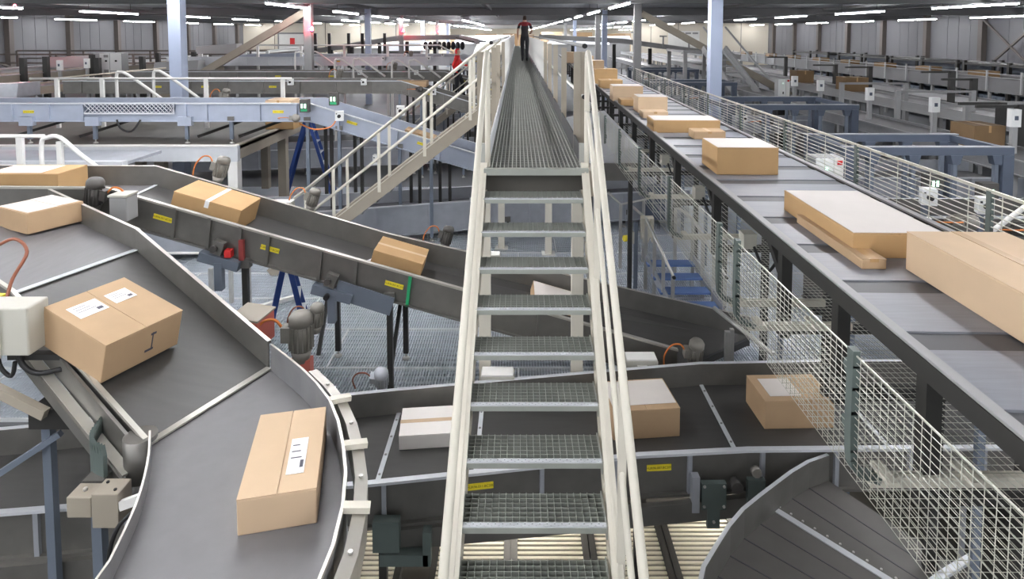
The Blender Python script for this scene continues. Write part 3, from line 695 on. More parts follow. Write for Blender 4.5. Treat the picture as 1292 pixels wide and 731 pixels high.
# collector conveyor crossing under the stairs
ZB3 = 0.32
c3 = conveyor('collector_conveyor', 'wide dark belt conveyor crossing under the main staircase', [
    ((-7.5, 4.8, ZB3), (-7.5, 3.95, ZB3)), ((-4.3, 5.35, ZB3), (-4.2, 4.35, ZB3)), ((-1.15, 5.93, ZB3), (-1.15, 4.70, ZB3)), ((-0.35, 6.06, ZB3), (-0.35, 4.82, ZB3)), ((1.0, 6.28, ZB3), (1.0, 5.03, ZB3)), ((1.92, 6.42, ZB3), (1.92, 5.1, ZB3)), ((3.3, 6.47, ZB3), (3.3, 5.12, ZB3)), ((7.0, 6.5, ZB3), (7.0, 5.15, ZB3))],
    breaks=(2, 3, 5, 6), hA=0.23, hB=0.23, drop=0.14, ribs=0.62, rib_mat='galv_light', side='galv', lip='steel_white', legs=[(-1.05, 4.72, 0.12, -1.3), (-3.9, 4.4, 0.12, -1.3), (2.3, 5.1, 0.12, -1.3), (-1.2, 5.9, 0.12, -1.3), (1.0, 5.05, 0.12, -1.3)],
    plates=[(4, 0.18, 0.1, 'B', 0), (3, 0.04, 0.1, 'B', 1), (1, 0.40, 0.1, 'B', 2)])
for (x, yf, yn) in ((-1.15, 5.93, 4.70), (-0.35, 6.06, 4.82), (1.92, 6.42, 5.1), (3.3, 6.47, 5.12)):
    for k in range(5):
        yy = yn + 0.12 + (yf - yn - 0.24) * k / 4; MB().tube([(x, yy, ZB3 + 0.009), (x, yy, ZB3 + 0.016)], 0.011, 6).build('screw', 'column_grey', c3)
for x0, y0, x1, y1 in ((-1.05, 4.71, 1.9, 5.07), (-4.2, 4.33, -1.2, 4.68)): MB().bar((x0, y0 - 0.05, 0.10), (x1, y1 - 0.05, 0.10), 0.05, 0.16).build('lower_rail', 'galv', c3)
bx('drive_plate', 'green_grey', c3, 1.5, 1.7, 4.94, 4.99, 0.12, 0.34); bx('drive_lug', 'green_grey', c3, 1.55, 1.65, 4.94, 4.98, -0.04, 0.12); MB().tube([(1.79, 5.02, 0.30), (1.79, 4.94, 0.30)], 0.05, 12).build('shaft_end', 'motor_dark', c3)
bx('drive_plate', 'galv_light', c3, 1.42, 1.48, 4.93, 5.0, 0.1, 0.4); bx('drive_plate', 'green_grey', c3, 1.88, 2.02, 4.95, 5.0, 0.1, 0.36); MB().tube([(1.95, 5.0, 0.42), (1.95, 4.95, 0.42)], 0.04, 10).build('bearing', 'motor', c3)
for (x, z) in ((1.52, 0.32), (1.68, 0.32), (1.52, 0.15), (1.68, 0.15), (1.6, 0.02)): put('bolt', me_bolt, c3, (x, 4.93, z))
b = MB(); b.box(-1.05, -0.68, 4.58, 4.66, -0.05, 0.04); b.box(-0.72, -0.66, 4.58, 4.66, -0.05, 0.22); b.box(-1.1, -0.9, 4.58, 4.66, 0.06, 0.3)
b.build('leg_bracket', 'green_grey', c3)
motor(c3, (-1.36, 6.14, 0.5), (0.1, -0.5, 0.8), 1.0, cable='brown_cable', m='galv_light'); motor(c3, (1.9, 6.62, 0.48), (0.05, -0.25, 1), 1.15, cable='orange_cable')
for (x, y) in ((-0.2, 6.2), (1.3, 6.5)):
    b = bx('junction_box', 'box_grey', c3, x - 0.17, x + 0.17, y - 0.08, y + 0.08, 0.42, 0.58, bevel=0.01); bx('box_lid', 'paint_white', b, x - 0.16, x + 0.16, y - 0.085, y + 0.085, 0.582, 0.6, bevel=0.005); bx('latch', 'paint_white', b, x - 0.05, x + 0.05, y - 0.1, y - 0.08, 0.44, 0.54)

# curved feeder at lower right
fo = resample([(q[0], q[1], 0.28) for q in ((2.59, 5.06), (2.34, 4.95), (2.11, 4.79), (1.95, 4.67), (1.75, 4.52), (1.58, 4.37), (1.36, 4.11), (1.18, 3.86), (1.08, 3.5), (1.04, 3.1))], 13)
fi = resample([(q[0], q[1], 0.28) for q in ((3.1, 4.15), (2.75, 3.98), (2.47, 3.8), (2.25, 3.58), (2.1, 3.3), (2.02, 3.0), (2.0, 2.7))], 13)
c5 = conveyor('feeder_conveyor', 'dark curved feeder conveyor with bowed steel wall at lower right under the mesh', list(zip(fo, fi)), breaks=(3,), belt='belt_mid', lipA=0.03, hA=0.22, hB=0.15, drop=0.16, ribs=0, side='galv', lip='steel_white', stripw=0.05, legs=[(1.7, 4.2, 0.1, -1.3)])
for k in range(12):
    t = k / 11; p = fo[3].lerp(fi[3], t) + Vector((0.035, 0.03, 0.006)); MB().tube([p, p + Vector((0, 0, 0.008))], 0.009, 6).build('screw', 'alu', c5)
for i in range(1, 12):
    if i == 3: continue
    a = fo[i] + Vector((0, 0, 0.002)); c = fi[i] + Vector((0, 0, 0.002)); MB().bar(a, c, 0.008, 0.004).build('belt_hinge', 'seam', c5)

# hidden tube lamps added under the mezzanine edge to brighten the slats
for k, x in enumerate((-5.2, -2.6, 0.0, 2.6)):
    o = thing('added_slat_lamp', 'added tube lamp under the mezzanine edge, lighting the lower level, place %s from the left' % ('first', 'second', 'third', 'fourth')[k], 'lamp', (x, 6.7, -0.3), 'added lower level lamps')
    bx('housing', 'steel_white', o, x - 0.6, x + 0.6, 6.62, 6.78, -0.3, -0.25); bx('light_tube', 'added_slat_tube', o, x - 0.58, x + 0.58, 6.65, 6.75, -0.34, -0.3)
# slatted bright gratings on the lower level
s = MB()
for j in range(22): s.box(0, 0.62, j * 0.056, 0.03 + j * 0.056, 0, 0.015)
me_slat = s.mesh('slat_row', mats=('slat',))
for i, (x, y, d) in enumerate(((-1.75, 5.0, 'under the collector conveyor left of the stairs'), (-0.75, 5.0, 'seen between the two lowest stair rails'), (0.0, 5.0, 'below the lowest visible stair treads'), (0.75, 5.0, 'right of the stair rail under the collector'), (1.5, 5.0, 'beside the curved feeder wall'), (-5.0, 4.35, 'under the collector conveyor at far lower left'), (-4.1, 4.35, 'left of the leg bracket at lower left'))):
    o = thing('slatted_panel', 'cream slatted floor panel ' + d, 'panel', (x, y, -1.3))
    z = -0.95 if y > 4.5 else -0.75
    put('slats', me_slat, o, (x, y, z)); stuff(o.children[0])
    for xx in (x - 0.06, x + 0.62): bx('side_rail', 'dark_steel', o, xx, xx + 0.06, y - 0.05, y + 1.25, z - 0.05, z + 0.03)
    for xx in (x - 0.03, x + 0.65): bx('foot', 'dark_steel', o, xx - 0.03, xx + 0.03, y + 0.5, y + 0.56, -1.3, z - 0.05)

# ================================================================== SORTER (right) AND ITS MESH GUARDS
def sxl(y): return 1.64 + 0.025 * y
SW = 1.18; SZ = 2.65
so = thing('parcel_sorter', 'long grey sorter belt with dark side beam, carrying parcels along the right of the walkway', 'conveyor', (2.2, 3.0, 0))
rz = math.atan(-0.025)
me_car = MB().box(0.03, SW - 0.03, 0.0, 0.43, -0.03, 0.0).mesh('carrier_belt', mats=('carrier',))
me_gap = MB().box(0.03, SW - 0.03, 0.435, 0.595, -0.035, -0.008).mesh('carrier_gap', mats=('seam',))
y = 1.0
while y < 40:
    put('carrier_belt', me_car, so, (sxl(y), y, SZ), (0, 0, rz)); put('carrier_gap', me_gap, so, (sxl(y), y, SZ), (0, 0, rz)); y += 0.6
for off, nm in ((0.0, 'side_beam'), (SW, 'side_beam')):
    b = MB(); p = Vector((sxl(1) + off, 1, SZ - 0.035)); q = Vector((sxl(40) + off, 40, SZ - 0.035))
    b.bar(p, q, 0.06, 0.085); b.build(nm, 'dark_steel', so)
    b = MB(); b.bar(p + Vector((0, 0, 0.05)), q + Vector((0, 0, 0.05)), 0.05, 0.012); b.build('beam_cap', 'column_grey', so)
y = 1.85; k = 0
while y < 34:
    x = sxl(y) + 0.06
    bx('hanger_leg', 'dark_steel', so, x - 0.035, x + 0.035, y - 0.035, y + 0.035, 1.95, SZ - 0.1)
    xr = sxl(y) + SW - 0.06; bx('leg', 'dark_steel', so, xr - 0.035, xr + 0.035, y - 0.035, y + 0.035, 0.0 if y > 6.3 else -1.3, SZ - 0.1)
    MB().bar((x, y, SZ - 0.16), (xr, y, SZ - 0.16), 0.05, 0.06).build('cross_beam', 'dark_steel', so)
    MB().bar((x, y, 2.0), (xr, y, 2.0), 0.05, 0.06).build('cross_beam', 'dark_steel', so)
    if y > 4: MB().bar((x, y + 0.03, SZ - 0.3), (x, y + 0.3, SZ - 0.08), 0.04, 0.05).build('knee_brace', 'dark_steel', so)
    y += 0.78 if y < 4 else 1.6
for yy in (4.9, 6.4, 8.1):
    b = bx('sensor_box', 'box_grey', so, sxl(yy) + 0.02, sxl(yy) + 0.12, yy, yy + 0.12, 2.3, 2.42); MB().tube(smooth([(sxl(yy) + 0.1, yy, 2.32), (sxl(yy) + 0.12, yy - 0.1, 2.22), (sxl(yy) + 0.1, yy - 0.3, 2.24), (sxl(yy) + 0.12, yy - 0.4, 2.36)], 5), 0.012, 6).build('cable', 'black', b)

FX, FT, FB = 1.42, 2.65, 2.12
mg = thing('mesh_guard', 'welded wire mesh guard tray with green grey posts under the sorter', 'fence', (FX, 3.0, 0))
posts = [1.2, 2.6, 4.02, 4.38, 5.84, 7.3, 8.76, 10.2, 11.7, 13.2]
for y in posts:
    pts = smooth([(FX, y, FT + 0.02), (FX, y, FB + 0.12), (FX + 0.03, y, FB + 0.02), (FX + 0.12, y, FB - 0.02)], 5)
    b = MB()
    for p, q in zip(pts, pts[1:]):
        b.bar(p, q + (q - p) * 0.15, 0.03, 0.05, up=(0, 1, 0))
    po = b.build('post', 'green_grey', mg)
    MB().bar((FX + 0.08, y, FB - 0.025), (FX + 0.75, y, FB - 0.025), 0.045, 0.045).build('tray_arm', 'paint_cream', mg)
    for x in (FX + 0.15, FX + 0.5): MB().bar((x, y - 0.07, FB + 0.0), (x, y + 0.07, FB + 0.0), 0.05, 0.02).build('clamp_bar', 'paint_cream', mg)
    for z in (FT - 0.08, FB + 0.2):
        MB().tube([(FX + 0.0, y + 0.05, z), (FX + 0.03, y + 0.05, z)], 0.035, 8).build('clip', 'green_grey', po)
TW = 0.95    # width of the tray floor
for a, c in zip(posts, posts[1:]):
    if c - a < 0.2: continue
    b = MB(); r = 0.002 if a < 5 else 0.0032; nstep = 0.05 if a < 5 else 0.36
    def wbar(p, q): b.bar(p, q, r, r)
    nz = 18 if a < 5 else 14
    for k in range(nz + 1):
        z = FB + (FT - FB) * k / nz; wbar((FX, a, z), (FX, c, z))
    nw = 28 if a < 5 else 18
    for k in range(1, nw + 1):
        x = FX + TW * k / nw; wbar((x, a, FB), (x, c, FB))
    y = a
    while y < c:
        wbar((FX + 0.003, y, FB), (FX + 0.003, y, FT)); wbar((FX, y, FB + 0.003), (FX + TW, y, FB + 0.003)); y += nstep
    b.bar((FX, a, FT), (FX, c, FT), 0.006, 0.006); b.bar((FX + TW, a, FB), (FX + TW, c, FB), 0.010, 0.010)
    stuff(b.build('mesh_panel', 'wire', mg))
def rx(y): return sxl(y) + SW + 0.14
rg = thing('mesh_fence', 'wire guard fence with thin horizontal bars along the far side of the sorter', 'fence', (rx(5), 5.0, 0))
rposts = [2.9, 4.05, 5.75, 7.4, 9.0, 10.7, 12.4, 14.2, 16.2, 18.4]
for y in rposts:
    pts = smooth([(rx(y), y, 2.98), (rx(y), y, 2.58), (rx(y) - 0.03, y, 2.50), (rx(y) - 0.13, y, 2.46)], 5); b = MB()
    for p, q in zip(pts, pts[1:]): b.bar(p, q + (q - p) * 0.15, 0.025, 0.04, up=(0, 1, 0))
    b.build('post', 'green_grey', rg); bx('post_foot', 'steel_white', rg, rx(y) - 0.25, rx(y) - 0.05, y - 0.02, y + 0.02, 2.43, 2.47)
    bx('support', 'leg_blue_grey', rg, rx(y) - 0.02, rx(y) + 0.03, y - 0.02, y + 0.02, 0.0 if y > 6.3 else -1.3, 2.5)
for a, c in zip(rposts, rposts[1:]):
    b = MB()
    for k in range(13):
        z = 2.52 + 0.46 * k / 12; b.bar((rx(a), a, z), (rx(c), c, z), 0.006 if k < 12 else 0.02, 0.006 if k < 12 else 0.02)
    y = a + 0.2
    while y < c: b.bar((rx(y), y, 2.52), (rx(y), y, 2.98), 0.005, 0.005); y += 0.42
    stuff(b.build('bar_panel', 'wire', rg))

# white sheet table near the sorter and small crossover steps
wt = thing('sheet_metal_chute', 'white sheet metal chute lying between walkway and sorter', 'chute', (1.3, 10.5, 0))
MB().hexa([(0.95, 9.4, 2.0), (1.78, 9.2, 2.05), (1.85, 13.5, 2.15), (1.0, 13.5, 2.15)], [(0.95, 9.4, 2.05), (1.78, 9.2, 2.35), (1.85, 13.5, 2.35), (1.0, 13.5, 2.2)]).build('sheet', 'steel_white', wt)
bx('front_lip', 'galv', wt, 1.0, 1.8, 9.15, 9.2, 1.85, 2.1)
for x in (1.1, 1.7): bx('leg', 'dark_steel', wt, x - 0.03, x + 0.03, 9.4, 9.46, 0, 2.0)
cs = thing('crossover_steps', 'short step unit with grey tube hand rails right of the stairs', 'steps', (2.3, 9.2, 0))
for x in (2.02, 2.75):
    MB().tube([(x + 0.16, 8.65, 0.60), (x - 0.02, 9.7, 1.12), (x - 0.14, 10.3, 1.16)], 0.022, 8).build('hand_rail', 'alu', cs)
    MB().tube([(x + 0.16, 8.63, 0.60), (x + 0.16, 8.68, 0.60)], 0.026, 8).build('rail_end_cap', 'black', cs)
    for t in (0.0, 0.33, 0.66, 1.0):
        xx = x + 0.16 - 0.18 * t; yy = 8.7 + 1.0 * t; zz = 0.60 + 0.52 * t
        bx('rail_post', 'alu', cs, xx - 0.025, xx + 0.025, yy - 0.012, yy + 0.012, 0.0, zz)
    MB().bar((x + 0.16, 8.7, 0.1), (x - 0.02, 9.8, 0.5), 0.03, 0.16).build('stringer', 'galv_light', cs)
    bx('rail_post', 'alu', cs, x - 0.17, x - 0.12, 10.28, 10.31, 0.0, 1.16)
for k in range(4): bx('tread', 'blue_tread', cs, 2.12 - 0.04 * k, 2.85 - 0.04 * k, 8.75 + 0.26 * k, 8.97 + 0.26 * k, 0.09 + 0.11 * k, 0.12 + 0.11 * k)
cl = MB()
for k in range(10):
    a = k / 9; cl.hexa([(1.92 + 0.02 * k, 9.70, 0.78 + 0.05 * math.sin(k * 2)), (1.94 + 0.02 * k, 9.70, 0.78 + 0.05 * math.sin(k * 2 + 1)), (1.94 + 0.02 * k, 9.76, 0.9), (1.92 + 0.02 * k, 9.76, 0.9)],
                       [(1.92 + 0.02 * k, 9.68 + 0.015 * (k % 2), 1.13), (1.94 + 0.02 * k, 9.68, 1.13), (1.94 + 0.02 * k, 9.77, 1.15), (1.92 + 0.02 * k, 9.77, 1.15)])
tag(cl.build('cloth', 'cloth'), 'pale cloth hung over the end of the crossover step rail', 'cloth')
yl = thing('warning_beacon', 'small yellow beacon box beside the hung cloth', 'beacon', (1.75, 9.75, 0))
bx('post', 'leg_blue_grey', yl, 1.82, 1.88, 9.72, 9.78, 0, 1.05); bx('box', 'box_grey', yl, 1.74, 1.82, 9.70, 9.8, 0.72, 0.9); MB().tube([(1.72, 9.74, 0.8), (1.66, 9.72, 0.8)], 0.05, 10).build('beacon_lens', 'yellow', yl)
gr = thing('guard_rail', 'low tube guard rail beside the far collector right of the stairs', 'rail', (1.9, 10.9, 0))
for (x, y) in ((1.75, 10.6), (2.2, 10.9)): bx('rail_post', 'alu', gr, x - 0.025, x + 0.025, y - 0.02, y + 0.02, 0, 1.1)
MB().tube([(1.6, 11.0, 1.2), (1.75, 10.6, 1.1), (2.2, 10.9, 1.1), (2.5, 11.2, 1.1)], 0.02, 8).build('hand_rail', 'alu', gr); MB().tube([(1.75, 10.6, 0.55), (2.2, 10.9, 0.55)], 0.018, 8).build('knee_rail', 'alu', gr)
ob = thing('tube_barrier', 'single sloping grey tube with post behind the collector motor', 'rail', (2.5, 6.8, 0))
MB().tube([(2.35, 7.4, 0.72), (2.75, 6.62, 0.55)], 0.025, 8).build('tube', 'alu', ob); bx('post', 'alu', ob, 2.33, 2.38, 6.9, 6.95, 0, 0.66); bx('post', 'alu', ob, 2.42, 2.46, 7.0, 7.05, 0, 0.64)

# ================================================================== BAYS BEHIND: repeating inclined conveyors and collectors
def bay(y, xk, zflat, xl, xr, label, w_=0.95, side='galv_blue', sl=0.305, ribs=0.9, plates=True, legs=True, perf=None, flat_plates=(), foot=0.0, legf=None):
    zb = zflat - 0.22; xe = xr; ze = zb - sl * (xe - xk)
    lg = []
    if legs:
        for x in (xk - 0.05, xk + 0.55, xk + 1.7, xk + 2.3):
            if x < xr: lg += [(x, y + 0.0, zb - 0.14 - max(0, sl * (x - xk)), foot), (x + 0.05, y + w_, zb - 0.14 - max(0, sl * (x - xk)), foot, 'dark_steel'), (x + 0.3, y + 0.5, zb - 0.16 - max(0, sl * (x + 0.3 - xk)), foot, 'dark_steel')]
    if legf is not None:
        for x in legf[1]: lg += [(x, y, zb - 0.13, legf[0])]
    o = conveyor('bay_conveyor', label, [((xl, y + w_, zb), (xl, y, zb)), ((xk, y + w_, zb), (xk, y, zb)), ((xe, y + w_, ze), (xe, y, ze))], breaks=(1,), ribs=ribs, ribsA=False, side=side, lip='steel_white', belt='belt_blue',
                 legs=lg, leg_mat='leg_blue_grey', drop=0.16, hA=0.2, hB=0.2,
                 plates=[(1, 0.18, 0.06, 'B', 0), (1, 0.48, 0.06, 'B', 1), (1, 0.85, 0.06, 'B', 2)] + [(0, t, 0.03, 'B', i) for i, t in enumerate(flat_plates)])
    return o
c7 = bay(12.0, -3.95, 2.70, -12.5, 0.5, 'pale blue grey conveyor with perforated guard and yellow plates behind the near incline', side='galv_blue', ribs=0.0, flat_plates=(0.375, 0.93), legf=(1.9, (-9.3, -8.05, -6.3, -5.45)))
for x in (-9.6, -8.9, -8.25, -6.3, -5.9, -4.9, -4.2, -3.4, -2.3, -1.5):
    z = 2.48 - 0.305 * max(0, x + 3.95); MB().box(x - 0.02, x + 0.02, 11.94, 11.99, z - 0.14, z + 0.18).build('stiffener', 'galv_blue', c7)
# perforated guard: a real grid of crossing strips
b = MB(); x0, x1, z0, z1 = -8.2, -6.5, 2.5, 2.66
k = x0
while k < x1:
    b.bar((k, 11.93, z0), (min(k + 0.16, x1), 11.93, z1), 0.006, 0.024, up=(0, 1, 0)); b.bar((k, 11.93, z1), (min(k + 0.16, x1), 11.93, z0), 0.006, 0.024, up=(0, 1, 0)); k += 0.08
b.box(x0, x1, 11.92, 11.94, z1, z1 + 0.03); b.box(x0, x1, 11.92, 11.94, z0 - 0.03, z0)
b.build('perforated_guard', 'steel_white', c7)
bx('guard_back', 'paint_blue_grey', c7, x0, x1, 11.95, 11.97, z0, z1)
for x in (-9.3, -8.05, -6.3): MB().box(x - 0.13, x + 0.13, 11.9, 12.0, 2.25, 2.42).build('leg_head', 'galv_blue', c7)
for x in (-9.0, -7.7, -5.4, -4.6): MB().bar((x - 0.8, 12.2, 2.0), (x, 13.0, 2.3), 0.05, 0.05).build('leg_brace', 'dark_steel', c7)
MB().tube(smooth([(-7.6, 11.95, 2.36), (-7.5, 11.9, 2.2), (-7.3, 11.9, 2.15), (-7.15, 11.95, 2.36)], 5), 0.02, 6).build('cable', 'black', c7)
for (x, z, rz_) in ((-3.35, 2.45, 0.15), (-2.65, 1.62, 0), (-2.2, 2.55, 0.1)): switch(c7, (x, 11.86, z), rz_, 1.5)
for (x, z) in ((-4.0, 2.62), (-3.45, 2.75)):
    b = bx('control_module', 'motor_dark', c7, x - 0.08, x + 0.08, 11.8, 11.94, z - 0.1, z + 0.14)
    bx('status_light', 'led', b, x - 0.05, x - 0.02, 11.795, 11.8, z - 0.02, z + 0.06); bx('status_light', 'led', b, x + 0.01, x + 0.04, 11.795, 11.8, z - 0.02, z + 0.06); bx('green_face', 'green', b, x - 0.06, x + 0.06, 11.796, 11.8, z - 0.08, z - 0.04)
motor(c7, (-4.15, 11.8, 2.4), (0.3, -0.9, 0.2), 1.1); motor(c7, (-6.1, 13.15, 2.6), (0.2, 0, 1), 1.1)
MB().tube(smooth([(-4.1, 11.85, 2.3), (-3.8, 11.8, 2.2), (-3.5, 11.8, 2.25), (-3.4, 11.85, 2.4)], 5), 0.014, 6).build('cable', 'orange_cable', c7)
c12 = conveyor('collector_conveyor', 'blue grey collector conveyor passing behind the near side staircase', [((-9, 11.5, 0.5), (-9, 10.3, 0.5)), ((-4.85, 12.42, 0.5), (-4.3, 11.3, 0.5)), ((-1.0, 13.32, 0.5), (-0.93, 12.24, 0.5)), ((2.6, 14.2, 0.5), (2.6, 12.95, 0.5)), ((3.6, 14.3, 0.5), (3.6, 13.1, 0.5))],
               breaks=(2,), ribs=1.0, side='galv_light', lip='steel_white', belt='belt_blue', legs=[(-2.9, 11.75, 0.3, 0), (-0.2, 12.4, 0.3, 0), (1.0, 12.7, 0.3, 0), (2.2, 12.9, 0.3, 0)], drop=0.35)
bx('grey_block', 'paint_blue_grey', c12, 2.6, 3.0, 12.7, 12.9, 0.2, 0.9)
bays = [(17.4, -3.2, 2.72, -12.5, 1.0, 'dark grey perforated conveyor, second behind the pale blue one', 'galv', (0.28, 0.42, 0.62)),
        (22.6, -2.6, 2.66, -14.5, 1.0, 'beige grey conveyor with bent descent, third behind the near incline', 'galv', (0.5, 0.66)),
        (28.0, -2.9, 2.95, -15.5, 1.0, 'white sided conveyor with hand rails, fourth behind the near incline', 'steel_white', (0.6,)),
        (34.0, -3.0, 2.9, -16, 1.0, 'pale conveyor, fifth behind the near incline', 'galv_light', (0.5,))]
for (y, xk, z, xl, xr, d, sd, fp) in bays:
    o = bay(y, xk, z, xl, xr, d, side=sd, flat_plates=fp, ribs=1.0, foot=0.0)
    for x in (xk - 3.0, xk - 1.0, xk + 0.9): switch(o, (x, y - 0.12, z - 0.05 - 0.3 * max(0, x - xk)), 0, 1.4)
    motor(o, (xk - 2.0, y + 1.1, z), (0.2, 0, 1), 1.1); motor(o, (xk + 0.5, y - 0.15, z - 0.25), (0.4, -0.9, 0.1), 1.1, m='motor_dark')
def collector(y, label):
    conveyor('collector_conveyor', label, [((-9, y - 0.2, 0.5), (-9, y - 1.4, 0.5)), ((3.4, y + 2.0, 0.5), (3.4, y + 0.8, 0.5))], ribs=1.2, ribsA=False, side='galv_light', lip='steel_white', belt='belt_blue', drop=0.3, legs=[(-6, y - 0.8, 0.3, 0), (-3, y - 0.2, 0.3, 0), (0, y + 0.3, 0.3, 0)])
collector(18.6, 'grey collector conveyor two bays behind the main stairs'); collector(24.6, 'grey collector conveyor three bays behind the main stairs')

# left steel platform under the pale conveyor, with rails
pf = thing('steel_platform', 'raised steel platform with white edge beam under the pale left conveyor', 'platform', (-8, 12, 0))
bx('deck', 'deck_shaded', pf, -14, -5.2, 11.75, 16.6, 1.84, 1.9)  # deck colour carries the shade under the conveyor
bx('edge_beam', 'steel_white', pf, -14, -5.19, 11.64, 11.75, 1.62, 1.9); bx('edge_lip', 'paint_white', pf, -14, -5.2, 11.62, 11.75, 1.9, 1.925)
bx('edge_beam', 'paint_beige', pf, -5.28, -5.2, 11.75, 16.6, 1.65, 1.93)
for (x, y) in ((-5.3, 11.75), (-5.3, 14.2), (-9, 11.8), (-7.1, 12.5), (-12, 11.8), (-9, 15), (-6.5, 16.2)): bx('leg', 'paint_white' if y < 12 else 'paint_beige', pf, x - 0.09, x + 0.09, y - 0.09, y + 0.09, 0, 1.84)
pl = thing('lower_gangway', 'white gangway beam with tube rails at the left edge of the frame', 'platform', (-8, 10.2, 0))
bx('edge_beam', 'steel_white', pl, -12, -6.4, 10.15, 10.3, 1.7, 1.92); bx('deck', 'galv_light', pl, -12, -6.4, 10.3, 11.3, 1.85, 1.9)
for x in (-11, -9, -6.8): bx('leg', 'leg_blue_grey', pl, x - 0.05, x + 0.05, 10.4, 10.5, 0, 1.7)
MB().tube([(-12, 10.1, 2.35), (-7.6, 10.1, 2.35)], 0.03, 8).build('top_rail', 'paint_white', pl)
for x in (-8.0,): bx('rail_post', 'paint_white', pl, x - 0.05, x + 0.05, 10.08, 10.14, 1.5, 2.35)
MB().tube(smooth([(-7.5, 9.9, 1.6), (-7.5, 9.9, 2.25), (-7.4, 9.9, 2.36), (-7.2, 9.9, 2.36), (-6.9, 9.9, 2.1), (-6.4, 9.9, 1.7)], 4), 0.035, 8).build('stair_rail', 'paint_white', pl)
bx('rail_post', 'paint_white', pl, -7.25, -7.17, 9.87, 9.93, 1.4, 2.3)
MB().tube(smooth([(-8.4, 8.9, 1.7), (-8.2, 8.9, 2.25), (-7.9, 8.9, 2.3), (-7.4, 8.9, 2.05), (-6.9, 8.9, 1.7)], 4), 0.035, 8).build('stair_rail', 'paint_white', pl)
r1 = thing('platform_rail', 'white tube guard rail above the perforated conveyor, with curved stair ends', 'rail', (-8, 14.2, 1.9))
MB().tube([(-10.8, 14.0, 3.0), (-5.0, 14.0, 3.0)], 0.025, 8).build('top_rail', 'paint_white', r1); MB().tube([(-10.8, 14.0, 2.95), (-8.6, 15.5, 3.15)], 0.02, 8).build('top_rail', 'paint_beige', r1)
for x in (-10.2, -9.2, -6.9, -5.2): bx('rail_post', 'paint_white', r1, x - 0.04, x + 0.04, 13.97, 14.03, 1.9, 3.0)
for xx, yy in ((-9.0, 14.2), (-8.4, 14.6)):
    MB().tube(smooth([(xx, yy, 2.4), (xx, yy, 3.05), (xx + 0.08, yy, 3.13), (xx + 0.2, yy, 3.1), (xx + 0.5, yy, 2.9), (xx + 1.1, yy, 2.45)], 4), 0.035, 8).build('stair_rail', 'paint_white', r1)

# ================================================================== RIGHT SIDE
def frame(x0, x1, y0, y1, z, label, legs=True, m='paint_blue_grey'):
    o = thing('support_gantry', label, 'gantry', ((x0 + x1) / 2, y0, 0))
    for y in (y0, y1):
        bx('cross_beam', m, o, x0 - 0.1, x1 + 0.1, y - 0.05, y + 0.05, z - 0.12, z)
        bx('beam_cap', 'galv_light', o, x0 - 0.1, x1 + 0.1, y - 0.055, y + 0.055, z, z + 0.012)
        x = x0 + 0.35
        while x < x1:
            h = MB(); h.hexa([(x - 0.05, y - 0.06, z - 0.26), (x + 0.05, y - 0.06, z - 0.26), (x + 0.05, y + 0.06, z - 0.26), (x - 0.05, y + 0.06, z - 0.26)], [(x - 0.09, y - 0.06, z - 0.12), (x + 0.09, y - 0.06, z - 0.12), (x + 0.09, y + 0.06, z - 0.12), (x - 0.09, y + 0.06, z - 0.12)]); h.build('hanger_bracket', m, o)
            bx('hanger_post', 'leg_blue_grey', o, x - 0.03, x + 0.03, y - 0.03, y + 0.03, 0, z - 0.26); x += 0.62
    for x in (x0, x1): bx('side_beam', m, o, x - 0.05, x + 0.05, y0, y1, z - 0.11, z - 0.005)
    for x in (x0, x1):
        for y in (y0, y1): bx('post', m, o, x - 0.08, x + 0.08, y - 0.08, y + 0.08, 0, z - 0.11)
    return o
frame(4.95, 7.3, 9.4, 10.6, 2.3, 'blue grey steel frame nearest the fence on the right')
frame(5.0, 8.0, 15.0, 16.9, 2.3, 'blue grey steel frame beside the big right column')
frame(4.7, 7.5, 21.9, 23.2, 2.3, 'dark blue grey steel frame behind the big right column')
frame(5.4, 8.2, 29.0, 30.5, 2.35, 'far blue grey steel frame behind the dark grey column')
for (x, y, z, d) in ((4.35, 8.9, 1.55, 'pale control cabinet with green light behind the sorter fence'), (9.0, 21.5, 1.75, 'white two door cabinet standing among the right conveyors')):
    o = thing('control_cabinet', d, 'cabinet', (x, y, 0))
    bx('body', 'cabinet', o, x - 0.2, x + 0.2, y - 0.15, y + 0.15, z, z + 0.72, bevel=0.008); bx('door', 'switch_white', o, x - 0.19, x + 0.05, y - 0.17, y - 0.15, z + 0.01, z + 0.71); bx('side_door', 'paint_white', o, x + 0.06, x + 0.19, y - 0.17, y - 0.15, z + 0.01, z + 0.71)
    bx('handle', 'black', o, x - 0.05, x - 0.02, y - 0.19, y - 0.17, z + 0.2, z + 0.28); bx('status_light', 'led', o, x - 0.06, x - 0.03, y - 0.18, y - 0.17, z + 0.55, z + 0.58); bx('warning_sign', 'red', o, x + 0.1, x + 0.17, y - 0.18, y - 0.17, z + 0.62, z + 0.68)
    bx('stand', 'dark_steel', o, x - 0.17, x + 0.17, y - 0.12, y + 0.12, 0, z)
rc1 = conveyor('bay_conveyor', 'grey conveyor with white switch boxes behind the right fence', [((3.7, 9.3, 1.30), (3.7, 8.4, 1.30)), ((8.0, 9.3, 1.30), (8.0, 8.4, 1.30)), ((13, 9.3, 1.30), (13, 8.4, 1.30))], breaks=(1,), ribs=0.9, side='galv', lip='steel_white', belt='belt_blue', plates=[(0, 0.25, 0.06, 'B', 0), (0, 0.8, 0.06, 'B', 1)], legs=[(4.5, 8.45, 1.1, 0), (6.5, 8.45, 1.1, 0), (9, 8.45, 1.1, 0)], leg_mat='leg_blue_grey')
